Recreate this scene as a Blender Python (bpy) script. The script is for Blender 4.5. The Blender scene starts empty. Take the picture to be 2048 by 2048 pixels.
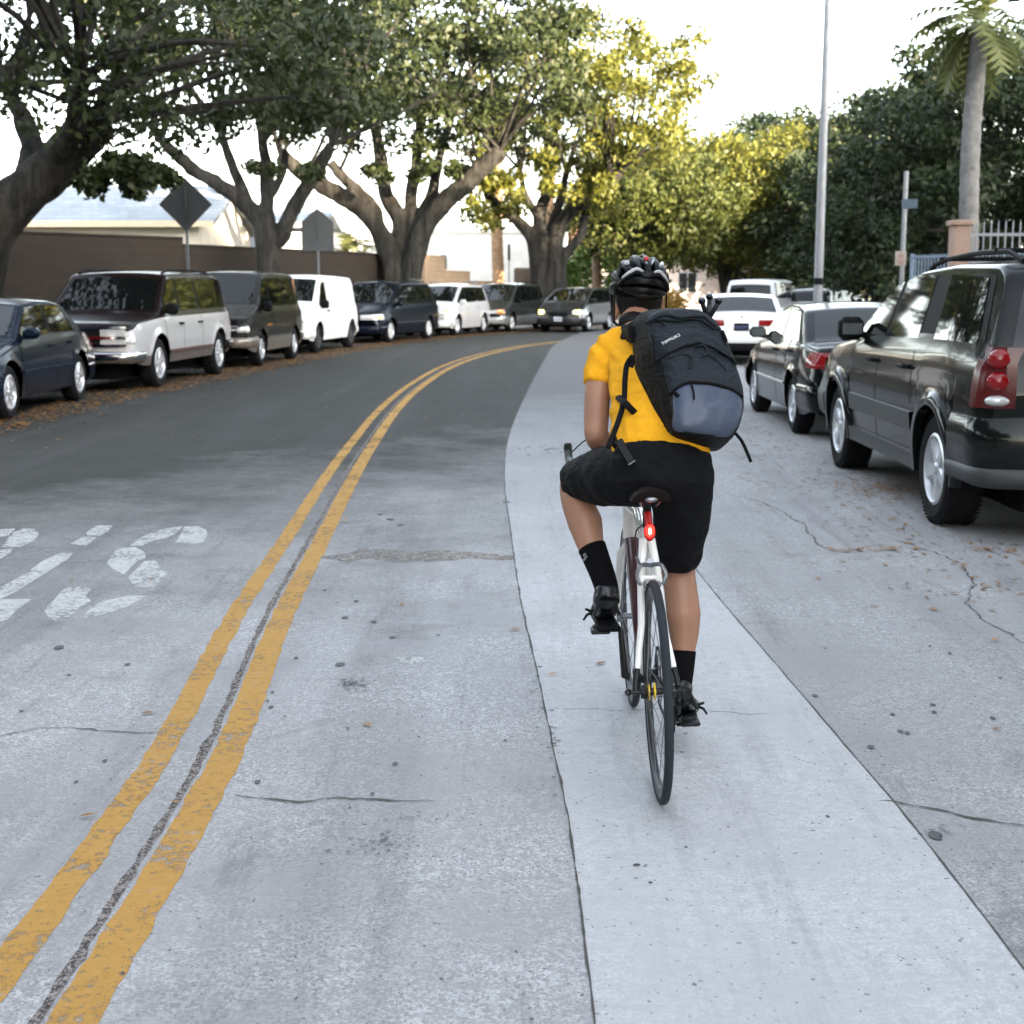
import bpy, bmesh, math, random
from mathutils import Vector, Matrix, noise
import numpy as np
R=math.radians
scene=bpy.context.scene
COL=scene.collection
random.seed(7)
# ---------------------------------------------------------------- camera, sky, sun, exposure
CAMH=1.55; FP=2800.0; PITCH=math.atan(448/FP); CP,SP=math.cos(PITCH),math.sin(PITCH)
cd=bpy.data.cameras.new('camera'); cam=bpy.data.objects.new('camera',cd); COL.objects.link(cam)
cam.location=(0,0,CAMH); cam.rotation_euler=(R(90)-PITCH,0,0)
cd.sensor_width=36; cd.lens=36*FP/2048; cd.clip_end=2000; cd.clip_start=.1
cd.dof.use_dof=True; cd.dof.focus_distance=4.6; cd.dof.aperture_fstop=5.6
scene.camera=cam
SUN_EL=R(10.5); SUN_AZ=R(40)   # the sun stands behind the camera, to the right
w=bpy.data.worlds.new('World'); scene.world=w; w.use_nodes=True
nt=w.node_tree; nt.nodes.clear()
sk=nt.nodes.new('ShaderNodeTexSky'); sk.sky_type='NISHITA'; sk.sun_disc=False
sdir=Vector((math.sin(SUN_AZ)*math.cos(SUN_EL),-math.cos(SUN_AZ)*math.cos(SUN_EL),math.sin(SUN_EL)))
sk.sun_elevation=SUN_EL; sk.sun_rotation=math.atan2(sdir.x,sdir.y)
sk.air_density=1.0; sk.dust_density=2.0; sk.ozone_density=1.0
bg=nt.nodes.new('ShaderNodeBackground'); bg.inputs[1].default_value=.15
wo=nt.nodes.new('ShaderNodeOutputWorld'); hs=nt.nodes.new('ShaderNodeHueSaturation'); hs.inputs['Saturation'].default_value=.42; nt.links.new(sk.outputs[0],hs.inputs['Color']); nt.links.new(hs.outputs[0],bg.inputs[0]); nt.links.new(bg.outputs[0],wo.inputs[0])
sl=bpy.data.lights.new('sun','SUN'); sl.energy=4.6; sl.angle=R(.6); sl.color=(1,.80,.56)
so=bpy.data.objects.new('sun',sl); COL.objects.link(so); so.rotation_euler=(-sdir).to_track_quat('-Z','Y').to_euler()
scene.view_settings.view_transform='Standard'; scene.view_settings.look='None'
scene.view_settings.exposure=3.28; scene.view_settings.gamma=1
scene.cycles.max_bounces=6; scene.cycles.diffuse_bounces=3; scene.cycles.glossy_bounces=3; scene.cycles.transmission_bounces=3
scene.cycles.sample_clamp_indirect=6

def P(u,v,D):
    """world point on the plane y=D seen at photograph pixel (u,v) (2048 scale)"""
    x=(u-1024)/FP; y=(v-1024)/FP
    t=D/(CP-y*SP)
    return Vector((x*t,D,CAMH-(SP+y*CP)*t))
def G(u,v):
    x=(u-1024)/FP; y=(v-1024)/FP
    t=CAMH/(SP+y*CP)
    return Vector((x*t,(CP-y*SP)*t,0))
def RP(u,v,p0,n):
    x=(u-1024)/FP; y=(v-1024)/FP
    d=Vector((x,CP-y*SP,-(SP+y*CP))); o=Vector((0,0,CAMH))
    return o+d*((p0-o).dot(n)/d.dot(n))
# ---------------------------------------------------------------- materials
def mat(name,col,rough=.6,metal=0,spec=.5,coat=0,var=0,vscale=8,bump=0,bscale=40,emit=0,sheen=0,col2=None,dist=None,trans=0):
    m=bpy.data.materials.new(name); m.use_nodes=True; n=m.node_tree.nodes; l=m.node_tree.links
    b=n['Principled BSDF']; b.inputs['Roughness'].default_value=rough; b.inputs['Metallic'].default_value=metal
    b.inputs['Specular IOR Level'].default_value=spec; b.inputs['Base Color'].default_value=(*col,1)
    b.inputs['Coat Weight'].default_value=coat; b.inputs['Coat Roughness'].default_value=.03
    if sheen: b.inputs['Sheen Weight'].default_value=sheen
    if emit: b.inputs['Emission Color'].default_value=(*col,1); b.inputs['Emission Strength'].default_value=emit
    tc=None
    if var or bump or col2:
        tc=n.new('ShaderNodeTexCoord')
    if var or col2:
        nz=n.new('ShaderNodeTexNoise'); nz.inputs['Scale'].default_value=vscale; nz.inputs['Detail'].default_value=6; nz.inputs['Roughness'].default_value=.62
        l.new(tc.outputs['Object'],nz.inputs['Vector'])
        cr=n.new('ShaderNodeValToRGB'); l.new(nz.outputs[0],cr.inputs[0]); l.new(cr.outputs[0],b.inputs['Base Color'])
        c2=col2 or tuple(min(1,c*(1+var)) for c in col); c1=col if col2 else tuple(c*(1-var) for c in col)
        cr.color_ramp.elements[0].position=.35; cr.color_ramp.elements[1].position=.65
        cr.color_ramp.elements[0].color=(*c1,1); cr.color_ramp.elements[1].color=(*c2,1)
    if bump:
        nb=n.new('ShaderNodeTexNoise'); nb.inputs['Scale'].default_value=bscale; nb.inputs['Detail'].default_value=4
        l.new(tc.outputs['Object'],nb.inputs['Vector'])
        bp=n.new('ShaderNodeBump'); bp.inputs['Strength'].default_value=bump; bp.inputs['Distance'].default_value=dist or .01
        l.new(nb.outputs[0],bp.inputs['Height']); l.new(bp.outputs[0],b.inputs['Normal'])
    return m
def N(m,t,**k):
    x=m.node_tree.nodes.new(t)
    for a,v in k.items(): setattr(x,a,v)
    return x
def leafmat(name,c1,c2,tr=.35):
    m=bpy.data.materials.new(name); m.use_nodes=True; n=m.node_tree.nodes; l=m.node_tree.links
    b=n['Principled BSDF']; b.inputs['Roughness'].default_value=.55; b.inputs['Specular IOR Level'].default_value=.35
    g=n.new('ShaderNodeNewGeometry'); tc=n.new('ShaderNodeTexCoord'); nz=n.new('ShaderNodeTexNoise'); nz.inputs['Scale'].default_value=.7
    l.new(tc.outputs['Object'],nz.inputs['Vector'])
    ad=n.new('ShaderNodeMath'); ad.operation='ADD'; l.new(g.outputs['Random Per Island'],ad.inputs[0]); l.new(nz.outputs[0],ad.inputs[1])
    cr=n.new('ShaderNodeValToRGB'); cr.color_ramp.elements[0].color=(*c1,1); cr.color_ramp.elements[1].color=(*c2,1)
    hv=n.new('ShaderNodeMath'); hv.operation='MULTIPLY'; hv.inputs[1].default_value=.6
    l.new(ad.outputs[0],hv.inputs[0]); l.new(hv.outputs[0],cr.inputs[0]); l.new(cr.outputs[0],b.inputs['Base Color'])
    t=n.new('ShaderNodeBsdfTranslucent'); l.new(cr.outputs[0],t.inputs[0]); mx=n.new('ShaderNodeMixShader'); mx.inputs[0].default_value=tr
    l.new(b.outputs[0],mx.inputs[1]); l.new(t.outputs[0],mx.inputs[2]); l.new(mx.outputs[0],n['Material Output'].inputs[0])
    return m
# ---------------------------------------------------------------- mesh helpers
class MB:
    def __init__(s): s.v=[]; s.f=[]; s.mi=[]
    def add(s,vs,fs,mi=0):
        o=len(s.v); s.v+= [tuple(p) for p in vs]; s.f+=[tuple(i+o for i in f) for f in fs]; s.mi+=[mi]*len(fs)
    def box(s,c,d,rot=None,mi=0,bev=0):
        x,y,z=[k/2 for k in d]
        if bev:
            b=min(bev,x*.9,y*.9,z*.9); vs=[];ix={}
            for sx in(-1,1):
                for sy in(-1,1):
                    for sz in(-1,1):
                        for a in range(3):
                            p=[sx*(x-(0 if a==0 else b)),sy*(y-(0 if a==1 else b)),sz*(z-(0 if a==2 else b))]
                            ix[(sx,sy,sz,a)]=len(vs); vs.append(Vector(p))
            I=ix; fs=[]
            for a,(u_,v_) in enumerate(((1,2),(0,2),(0,1))):
                for sg in(-1,1):
                    q=[]
                    for du,dv in((-1,-1),(1,-1),(1,1),(-1,1)):
                        k=[0,0,0];k[a]=sg;k[u_]=du;k[v_]=dv; q.append(I[(*k,a)])
                    fs.append(q)
            for a in range(3):
                o1,o2=[i for i in range(3) if i!=a]
                for s1 in(-1,1):
                    for s2 in(-1,1):
                        q=[]
                        for sa,ax in((-1,o1),(1,o1),(1,o2),(-1,o2)):
                            k=[0,0,0];k[a]=sa;k[o1]=s1;k[o2]=s2;q.append(I[(*k,ax)])
                        fs.append(q)
            for sx in(-1,1):
                for sy in(-1,1):
                    for sz in(-1,1): fs.append([I[(sx,sy,sz,a)] for a in range(3)])
        else:
            vs=[Vector((i*x,j*y,k*z)) for i in(-1,1) for j in(-1,1) for k in(-1,1)]
            fs=[(0,1,3,2),(4,6,7,5),(0,4,5,1),(2,3,7,6),(0,2,6,4),(1,5,7,3)]
        if rot is not None: vs=[rot@p for p in vs]
        s.add([p+Vector(c) for p in vs],fs,mi)
    def tube(s,pts,rad,n=8,cap=True,mi=0,ell=None,up=None):
        pts=[Vector(p) for p in pts]
        if not hasattr(rad,'__len__'): rad=[rad]*len(pts)
        rings=[]; nrm=None
        for i,p in enumerate(pts):
            a=pts[max(0,i-1)]; b=pts[min(len(pts)-1,i+1)]; t=(b-a)
            if t.length<1e-9: t=Vector((0,0,1))
            t.normalize()
            if nrm is None:
                nrm=Vector(up) if up else (Vector((0,0,1)) if abs(t.z)<.9 else Vector((1,0,0)))
            nrm=(nrm-t*nrm.dot(t)); nrm.normalize(); bn=t.cross(nrm)
            r=rad[i]; e=(ell[i] if hasattr(ell,'__len__') else ell) if ell else 1
            rings.append([p+nrm*math.cos(2*math.pi*k/n)*r+bn*math.sin(2*math.pi*k/n)*r*e for k in range(n)])
        s.loft(rings,True,cap,mi)
    def loft(s,rings,closed=True,cap=True,mi=0):
        n=len(rings[0]); vs=[p for r in rings for p in r]; fs=[]
        for i in range(len(rings)-1):
            for k in range(n if closed else n-1):
                k2=(k+1)%n; fs.append((i*n+k,i*n+k2,(i+1)*n+k2,(i+1)*n+k))
        if cap and closed:
            fs.append(tuple(range(n-1,-1,-1))); o=(len(rings)-1)*n; fs.append(tuple(range(o,o+n)))
        s.add(vs,fs,mi)
    def lathe(s,prof,n=32,axis='y',c=(0,0,0),mi=0,closedprof=False):
        rings=[]
        pr=prof+[prof[0]] if closedprof else prof
        for (r,h) in pr:
            ring=[]
            for k in range(n):
                a=2*math.pi*k/n; ca,sa=math.cos(a)*r,math.sin(a)*r
                q=(ca,h,sa) if axis=='y' else ((h,ca,sa) if axis=='x' else (ca,sa,h))
                ring.append(Vector(q)+Vector(c))
            rings.append(ring)
        s.loft(rings,True,False,mi)
    def sphere(s,c,r,n=12,m=8,mi=0,rot=None):
        r=Vector(r) if hasattr(r,'__len__') else Vector((r,r,r)); rings=[]
        for j in range(m+1):
            th=math.pi*j/m; rr=max(math.sin(th),1e-3); ring=[]
            for k in range(n):
                a=2*math.pi*k/n; q=Vector((math.cos(a)*rr*r.x,math.sin(a)*rr*r.y,-math.cos(th)*r.z))
                if rot is not None: q=rot@q
                ring.append(q+Vector(c))
            rings.append(ring)
        s.loft(rings,True,True,mi)
    def poly(s,pts,z=None,mi=0,thick=0):
        """flat ngon (triangulated later) """
        s.add(pts,[tuple(range(len(pts)))],mi)
    def obj(s,name,m,parent=None,smooth=True,angle=40,loc=None,weld=False,recalc=True):
        me=bpy.data.meshes.new(name); me.from_pydata(s.v,[],s.f)
        for q in (m if isinstance(m,(list,tuple)) else [m]): me.materials.append(q)
        if any(s.mi): me.polygons.foreach_set('material_index',s.mi)
        if recalc:
            bm=bmesh.new(); bm.from_mesh(me)
            if weld: bmesh.ops.remove_doubles(bm,verts=bm.verts,dist=1e-5)
            bmesh.ops.recalc_face_normals(bm,faces=bm.faces); bm.to_mesh(me); bm.free()
        if smooth:
            me.polygons.foreach_set('use_smooth',[True]*len(me.polygons))
            if angle<180: me.set_sharp_from_angle(angle=R(angle))
        me.update()
        o=bpy.data.objects.new(name,me); COL.objects.link(o)
        if parent: o.parent=parent
        if loc is not None: o.location=loc
        return o
def tag(o,label=None,cat=None,group=None,kind=None):
    if label: o['label']=label
    if cat: o['category']=cat
    if group: o['group']=group
    if kind: o['kind']=kind
    return o
def empty(name,loc=(0,0,0),rz=0):
    o=bpy.data.objects.new(name,None); COL.objects.link(o); o.location=loc; o.rotation_euler=(0,0,rz); o.empty_display_size=.3
    return o
def fuse(name,mb,m,parent=None,voxel=.008,it=6,fac=.5,deform=None):
    me=bpy.data.meshes.new('src'); me.from_pydata(mb.v,[],mb.f)
    bm=bmesh.new(); bm.from_mesh(me); bmesh.ops.recalc_face_normals(bm,faces=bm.faces); bm.to_mesh(me); bm.free()
    t=bpy.data.objects.new('src',me); COL.objects.link(t)
    r=t.modifiers.new('r','REMESH'); r.mode='VOXEL'; r.voxel_size=voxel; r.use_smooth_shade=True
    q=t.modifiers.new('s','SMOOTH'); q.factor=fac; q.iterations=it
    dg=bpy.context.evaluated_depsgraph_get(); dg.update()
    nm=bpy.data.meshes.new_from_object(t.evaluated_get(dg))
    bpy.data.objects.remove(t); bpy.data.meshes.remove(me)
    nm.name=name; nm.materials.clear()
    for k in (m if isinstance(m,(list,tuple)) else [m]): nm.materials.append(k)
    if deform:
        co=[(v.co.copy(),v.normal.copy()) for v in nm.vertices]; nm.vertices.foreach_set('co',np.array([tuple(deform(a,b)) for a,b in co]).ravel())
    nm.polygons.foreach_set('use_smooth',[True]*len(nm.polygons)); nm.update()
    o=bpy.data.objects.new(name,nm); COL.objects.link(o)
    if parent: o.parent=parent
    return o
def curve(pts,n=8):
    """Catmull-Rom through 2D/3D points"""
    pts=[Vector(p) for p in pts]; out=[]
    for i in range(len(pts)-1):
        p0=pts[max(i-1,0)];p1=pts[i];p2=pts[i+1];p3=pts[min(i+2,len(pts)-1)]
        for k in range(n):
            t=k/n; out.append(.5*((2*p1)+(p2-p0)*t+(2*p0-5*p1+4*p2-p3)*t*t+(3*p1-p0-3*p2+p3)*t**3))
    out.append(pts[-1]); return out
def normals2(c):
    o=[]
    for i in range(len(c)):
        t=c[min(i+1,len(c)-1)]-c[max(i-1,0)]; t=Vector((t.x,t.y)); t.normalize(); o.append(Vector((t.y,-t.x)))  # points right of travel
    return o
def lin(tb,x):
    if x<=tb[0][0]: return tb[0][1]
    for (a,b),(c,d) in zip(tb,tb[1:]):
        if x<=c: return b+(d-b)*(x-a)/(c-a) if c>a else d
    return tb[-1][1]
def sm(tb,x,w=.06):
    return sum(lin(tb,x+w*k)*g for k,g in((-1,.1),(-.6,.2),(0,.4),(.6,.2),(1,.1)))
def jit(a): return random.uniform(-a,a)
# ================================================================ ground, road, markings
seam=curve([(-1.0,-12),(-1.0,-3),(-1.01,0.5),(-1.02,3.7),(-1.05,4.77),(-1.17,6.45),(-1.27,8.75),(-1.38,11.2),(-1.47,13.9),(-1.56,18.3),(-1.5,22.9),(-1.22,28.4),(-.6,33.4),(.42,38.2),(1.5,41.2),(2.9,44.6),(5.0,48.6),(8,53),(12,58),(17,63),(24,68),(36,75),(60,86)],6)
lwheel=curve([(-6.0,-30),(-6.05,-5),(-6.1,8),(-6.08,18),(-5.55,24),(-4.85,31),(-4.05,37.3),(-3.0,42),(-1.6,46.6),(.0,50.6),(1.3,53.4),(3,56.5),(5.5,60.5),(9,65),(14,70),(24,77),(44,88)],6)
nl=normals2(lwheel)
lkerb=[p-n*2.15 for p,n in zip([Vector((q.x,q.y)) for q in lwheel],nl)]
rkerb=[Vector((p.x,p.y)) for p in curve([(5.15,-30),(5.12,0),(5.15,12),(5.2,18),(5.85,29),(7.4,38),(9.6,45),(12.6,53),(19,64),(30,75),(52,90)],6)]
def smooth2(name,base,fn): pass
def noise_node(m,vec,scale,detail=5,rough=.6,dist=0):
    n=m.node_tree.nodes.new('ShaderNodeTexNoise'); n.inputs['Scale'].default_value=scale; n.inputs['Detail'].default_value=detail
    n.inputs['Roughness'].default_value=rough; n.inputs['Distortion'].default_value=dist
    m.node_tree.links.new(vec,n.inputs['Vector']); return n.outputs[0]
def ramp(m,src,a,b,ca=(0,0,0),cb=(1,1,1)):
    n=m.node_tree.nodes.new('ShaderNodeValToRGB'); e=n.color_ramp.elements; e[0].position=a;e[1].position=b;e[0].color=(*ca,1);e[1].color=(*cb,1)
    m.node_tree.links.new(src,n.inputs[0]); return n.outputs[0]
def mixc(m,f,a,b,mode='MIX'):
    n=m.node_tree.nodes.new('ShaderNodeMix'); n.data_type='RGBA'; n.blend_type=mode
    l=m.node_tree.links
    for sck,v in((0,f),(6,a),(7,b)):
        if hasattr(v,'is_linked') or hasattr(v,'links'): l.new(v,n.inputs[sck])
        elif isinstance(v,(int,float)): n.inputs[sck].default_value=v
        else: n.inputs[sck].default_value=(*v,1)
    return n.outputs[2]
def mth(m,op,a,b=0):
    n=m.node_tree.nodes.new('ShaderNodeMath'); n.operation=op; l=m.node_tree.links
    for i,v in((0,a),(1,b)):
        if hasattr(v,'links'): l.new(v,n.inputs[i])
        else: n.inputs[i].default_value=v
    return n.outputs[0]
def surf(name,build,rough=.85,bump=.25,bdist=.004):
    m=bpy.data.materials.new(name); m.use_nodes=True; b=m.node_tree.nodes['Principled BSDF']
    b.inputs['Roughness'].default_value=rough; b.inputs['Specular IOR Level'].default_value=.12
    tc=m.node_tree.nodes.new('ShaderNodeTexCoord'); col,hgt=build(m,tc.outputs['Object'])
    m.node_tree.links.new(col,b.inputs['Base Color'])
    if hgt is not None and bump:
        bp=m.node_tree.nodes.new('ShaderNodeBump'); bp.inputs['Strength'].default_value=bump; bp.inputs['Distance'].default_value=bdist
        m.node_tree.links.new(hgt,bp.inputs['Height']); m.node_tree.links.new(bp.outputs[0],b.inputs['Normal'])
    return m
def chipped(m,lo,hi,amount=1.0,sc=28):
    """worn paint: the sheet is missing wherever the noise is high, so the road below shows"""
    l=m.node_tree.links; tc=m.node_tree.nodes.new('ShaderNodeTexCoord'); v=tc.outputs['Object']
    t=mth(m,'ADD',noise_node(m,v,sc,6,.85),mth(m,'MULTIPLY',noise_node(m,v,2.4,5,.75),.6)); a=ramp(m,t,lo,hi,(1,1,1),(1-amount,)*3)
    l.new(a,m.node_tree.nodes['Principled BSDF'].inputs['Alpha']); return m
def speck(m,v,base,dark,light):
    f1=noise_node(m,v,110,4,.8); f2=noise_node(m,v,22,5,.75); f3=noise_node(m,v,1.3,5,.6)
    c=mixc(m,ramp(m,f1,.42,.58),dark,light)
    c=mixc(m,ramp(m,f2,.30,.55),tuple(k*.72 for k in base),c)
    c=mixc(m,ramp(m,f3,.3,.75),tuple(k*.8 for k in base),c,'MIX')
    # small dark pits
    f4=noise_node(m,v,60,2,.5); c=mixc(m,ramp(m,f4,.69,.73),c,tuple(k*.3 for k in base))
    return c,f1
def road_mat(m,v):
    sx=m.node_tree.nodes.new('ShaderNodeSeparateXYZ'); m.node_tree.links.new(v,sx.inputs[0]); X,Y=sx.outputs[0],sx.outputs[1]
    cc,h=speck(m,v,(.36,.36,.365),(.17,.172,.178),(.60,.60,.602))
    ac,h2=speck(m,v,(.050,.052,.048),(.028,.029,.026),(.080,.081,.075))
    # dark asphalt with tree shade painted in (ragged edge, further off on the right)
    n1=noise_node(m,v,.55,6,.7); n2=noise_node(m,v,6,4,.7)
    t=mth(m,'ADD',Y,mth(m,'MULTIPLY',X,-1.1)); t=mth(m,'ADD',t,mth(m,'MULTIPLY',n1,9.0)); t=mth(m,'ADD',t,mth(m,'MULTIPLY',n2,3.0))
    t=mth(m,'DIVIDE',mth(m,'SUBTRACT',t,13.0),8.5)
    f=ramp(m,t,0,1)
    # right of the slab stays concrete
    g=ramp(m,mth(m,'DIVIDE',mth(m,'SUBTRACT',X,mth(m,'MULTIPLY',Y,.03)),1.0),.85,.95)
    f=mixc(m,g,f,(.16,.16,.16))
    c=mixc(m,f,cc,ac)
    n3=noise_node(m,v,1.1,6,.75,.6); c=mixc(m,ramp(m,n3,.56,.72),c,mixc(m,.45,c,(.06,.06,.06)))
    mp=N_(m,v,(1.6,.10,1)); n5=noise_node(m,mp,1.0,4,.6); c=mixc(m,ramp(m,n5,.50,.68),c,mixc(m,.32,c,(.08,.08,.085)))
    mp=N_(m,v,(7,.5,1)); n6=noise_node(m,mp,1.0,6,.8); c=mixc(m,ramp(m,n6,.54,.66),c,mixc(m,.25,c,(.08,.08,.085)))
    return c,h
def N_(m,v,sc):
    mp=m.node_tree.nodes.new('ShaderNodeMapping'); mp.inputs['Scale'].default_value=sc; m.node_tree.links.new(v,mp.inputs[0]); return mp.outputs[0]
def slab_mat(m,v):
    mp=m.node_tree.nodes.new('ShaderNodeMapping'); mp.inputs['Scale'].default_value=(9,40,1); m.node_tree.links.new(v,mp.inputs[0])
    st=noise_node(m,mp.outputs[0],1.0,5,.7)
    c,h=speck(m,v,(.47,.475,.485),(.38,.385,.40),(.58,.585,.595))
    c=mixc(m,ramp(m,st,.52,.72),c,(.36,.365,.385))
    n3=noise_node(m,v,.9,5,.7); c=mixc(m,ramp(m,n3,.55,.75),c,(.40,.405,.42))
    mp2=N_(m,v,(5,.35,1)); n6=noise_node(m,mp2,1.0,6,.8); c=mixc(m,ramp(m,n6,.5,.66),c,mixc(m,.22,c,(.12,.12,.13)))
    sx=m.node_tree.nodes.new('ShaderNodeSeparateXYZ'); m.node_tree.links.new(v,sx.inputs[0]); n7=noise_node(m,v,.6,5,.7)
    t=mth(m,'DIVIDE',mth(m,'SUBTRACT',mth(m,'ADD',sx.outputs[1],mth(m,'MULTIPLY',n7,7)),9.5),15); c=mixc(m,ramp(m,t,0,1),c,mixc(m,.85,c,(.08,.081,.083)))  # canopy shade painted into the slab colour, darker with distance
    return c,st
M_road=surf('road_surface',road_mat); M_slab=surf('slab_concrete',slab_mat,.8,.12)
M_dirt=surf('verge_soil',lambda m,v:(mixc(m,ramp(m,noise_node(m,v,9,6,.7),.35,.65),(.07,.055,.035),(.16,.13,.08)),noise_node(m,v,60)),.95,.6,.02)
M_walk=surf('pavement_concrete',lambda m,v:speck(m,v,(.30,.30,.29),(.25,.25,.24),(.36,.36,.35)))
def yellow(m,v):
    c=mixc(m,noise_node(m,v,30,4),(.33,.175,.035),(.45,.26,.072))
    w=noise_node(m,v,26,6,.8); w2=noise_node(m,v,3.0,5,.7)
    c=mixc(m,ramp(m,mth(m,'ADD',w,mth(m,'MULTIPLY',w2,.5)),.86,.94),c,(.30,.27,.23))
    n=noise_node(m,v,150,2); c=mixc(m,ramp(m,n,.60,.68),c,(.30,.20,.09))
    n=noise_node(m,v,1.7,6,.75); c=mixc(m,ramp(m,n,.64,.69),c,(.07,.06,.05))
    return c,w
M_yel=chipped(surf('yellow_paint',yellow,.7,.2),.84,.92,.9,34)
def whitep(m,v):
    w=noise_node(m,v,26,6,.8); return mixc(m,ramp(m,w,.46,.66),(.46,.465,.46),(.26,.26,.26)),w
M_wht=chipped(surf('worn_white_paint',whitep,.7,.2),.80,.95,.85,40)
M_tar=surf('joint_filler',lambda m,v:(mixc(m,ramp(m,noise_node(m,v,90,3,.8),.45,.6),(.05,.045,.045),(.30,.27,.25)),noise_node(m,v,90)),.9,.5)
M_patch=surf('brown_patch',lambda m,v:(mixc(m,ramp(m,noise_node(m,v,40,4,.8),.42,.62),(.13,.115,.105),(.34,.32,.30)),noise_node(m,v,90)),.9,.5); chipped(M_patch,.76,.92,.9,22)
M_gum=mat('gum_black',(.035,.038,.04),.6); M_crack=mat('crack_dark',(.06,.055,.05),.9)
gm=MB(); gm.add([(-400,-200,0),(400,-200,0),(400,700,0),(-400,700,0)],[(0,1,2,3)]); tag(gm.obj('ground',M_dirt,smooth=False),kind='structure')
def resample(c,n):
    c=[Vector((p.x,p.y)) for p in c]; d=[0]
    for a,b in zip(c,c[1:]): d.append(d[-1]+(b-a).length)
    o=[];j=0
    for i in range(n):
        t=d[-1]*i/(n-1)
        while j<len(d)-2 and d[j+1]<t: j+=1
        k=(t-d[j])/max(1e-9,d[j+1]-d[j]); o.append(c[j].lerp(c[j+1],min(1,max(0,k))))
    return o
L_=resample(lkerb,140); R_=resample(rkerb,140)
rm=MB(); rm.add([(p.x,p.y,.004) for p in L_]+[(p.x,p.y,.004) for p in R_],[(i,140+i,141+i,i+1) for i in range(139)])
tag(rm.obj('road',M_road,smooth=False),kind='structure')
def ribbon(c,o0,o1,z,rag=0,rs=3.0,step=.1,y0=None,y1=None,sd=0):
    """strip along curve c between signed offsets (right positive), ragged edges"""
    d=0;c=[Vector((p.x,p.y)) for p in c]; n=int(sum((b-a).length for a,b in zip(c,c[1:]))/step)+2
    q=resample(c,n); ns=normals2(q); mb=MB(); vs=[];k=0
    for p,nn in zip(q,ns):
        if y0 is not None and p.y<y0: continue
        if y1 is not None and p.y>y1: break
        a=o0(p.y) if callable(o0) else o0; b=o1(p.y) if callable(o1) else o1
        ra=rag*noise.noise(Vector((p.x*rs,p.y*rs,sd)))+rag*.5*noise.noise(Vector((p.x*rs*4,p.y*rs*4,sd+5))); rb=rag*noise.noise(Vector((p.x*rs,p.y*rs,sd+9)))+rag*.5*noise.noise(Vector((p.x*rs*4,p.y*rs*4,sd+15)))
        A=p+nn*(a+ra);B=p+nn*(b+rb); vs+=[(A.x,A.y,z),(B.x,B.y,z)]; k+=1
    mb.add(vs,[(2*i,2*i+1,2*i+3,2*i+2) for i in range(k-1)]); return mb
slabL=curve([(.2,-12),(.2,-8),(.195,-4),(.19,-1),(.18,1.5),(.17,3.69),(.14,4.57),(.1,5.58),(.04,7.0),(-.01,8.95),(-.06,11.3),(-.04,14.4),(.16,19.6),(.6,28.6),(1.18,38.8),(2.1,47),(3.4,56)],8)
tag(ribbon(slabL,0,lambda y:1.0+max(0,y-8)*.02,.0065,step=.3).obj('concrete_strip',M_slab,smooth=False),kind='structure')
# sidewalks with kerbs (real 0.13 m step)
def kerb(c,sgn,name,wd=1.6):
    q=[Vector((p.x,p.y)) for p in c]; ns=normals2(q); mb=MB(); prof=[(0,0),(0.02,.12),(.05,.13),(.16,.132)]
    rings=[[(p.x+n.x*sgn*a,p.y+n.y*sgn*a,z) for a,z in prof] for p,n in zip(q,ns)]
    mb.loft([[Vector(t) for t in r] for r in rings],False,False)
    tag(mb.obj('kerb',M_walk),kind='structure')
    mb=MB(); prof=[(.16,.128),(1.5,.128)]
    mb.loft([[Vector((p.x+n.x*sgn*a,p.y+n.y*sgn*a,z)) for a,z in prof] for p,n in zip(q,ns)],False,False); tag(mb.obj('verge',M_dirt,smooth=False),kind='structure')
    mb=MB(); prof=[(1.5,.132),(3.2,.132),(3.2,0)]
    mb.loft([[Vector((p.x+n.x*sgn*a,p.y+n.y*sgn*a,z)) for a,z in prof] for p,n in zip(q,ns)],False,False); tag(mb.obj('pavement',M_walk,smooth=False),kind='structure')
kerb(lkerb,-1,'left'); kerb(rkerb,1,'right')
# centre lines + filled joint
def taper(y,a): return a
tag(ribbon(seam,-.196,-.102,.0056,.010,6.5,.03,sd=1).obj('centre_line',M_yel,smooth=False),kind='structure')
tag(ribbon(seam,.026,.134,.0056,.009,7.5,.03,sd=3).obj('centre_line',M_yel,smooth=False),kind='structure')
tag(ribbon(seam,-.013,.013,.0068,.012,9,.03,y1=45,sd=4).obj('road_joint',M_tar,smooth=False),kind='structure')
tag(ribbon(slabL,-.0028,.0028,.0080,.005,6,.04,y1=15,sd=5).obj('slab_joint',M_crack,smooth=False),kind='structure')
tag(ribbon([p+Vector((1.0+max(0,p.y-8)*.02,0)) for p in slabL],-.003,.003,.0080,.003,6,.05,y1=20,sd=6).obj('slab_joint',M_crack,smooth=False),kind='structure')
def gl(pts,sc=1,ox=0,oy=0,z=.012):
    o=[]
    for a,b in pts:
        g=G(ox+a*sc,oy+b*sc); o.append(Vector((g.x,g.y,z)))
    return o
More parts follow.
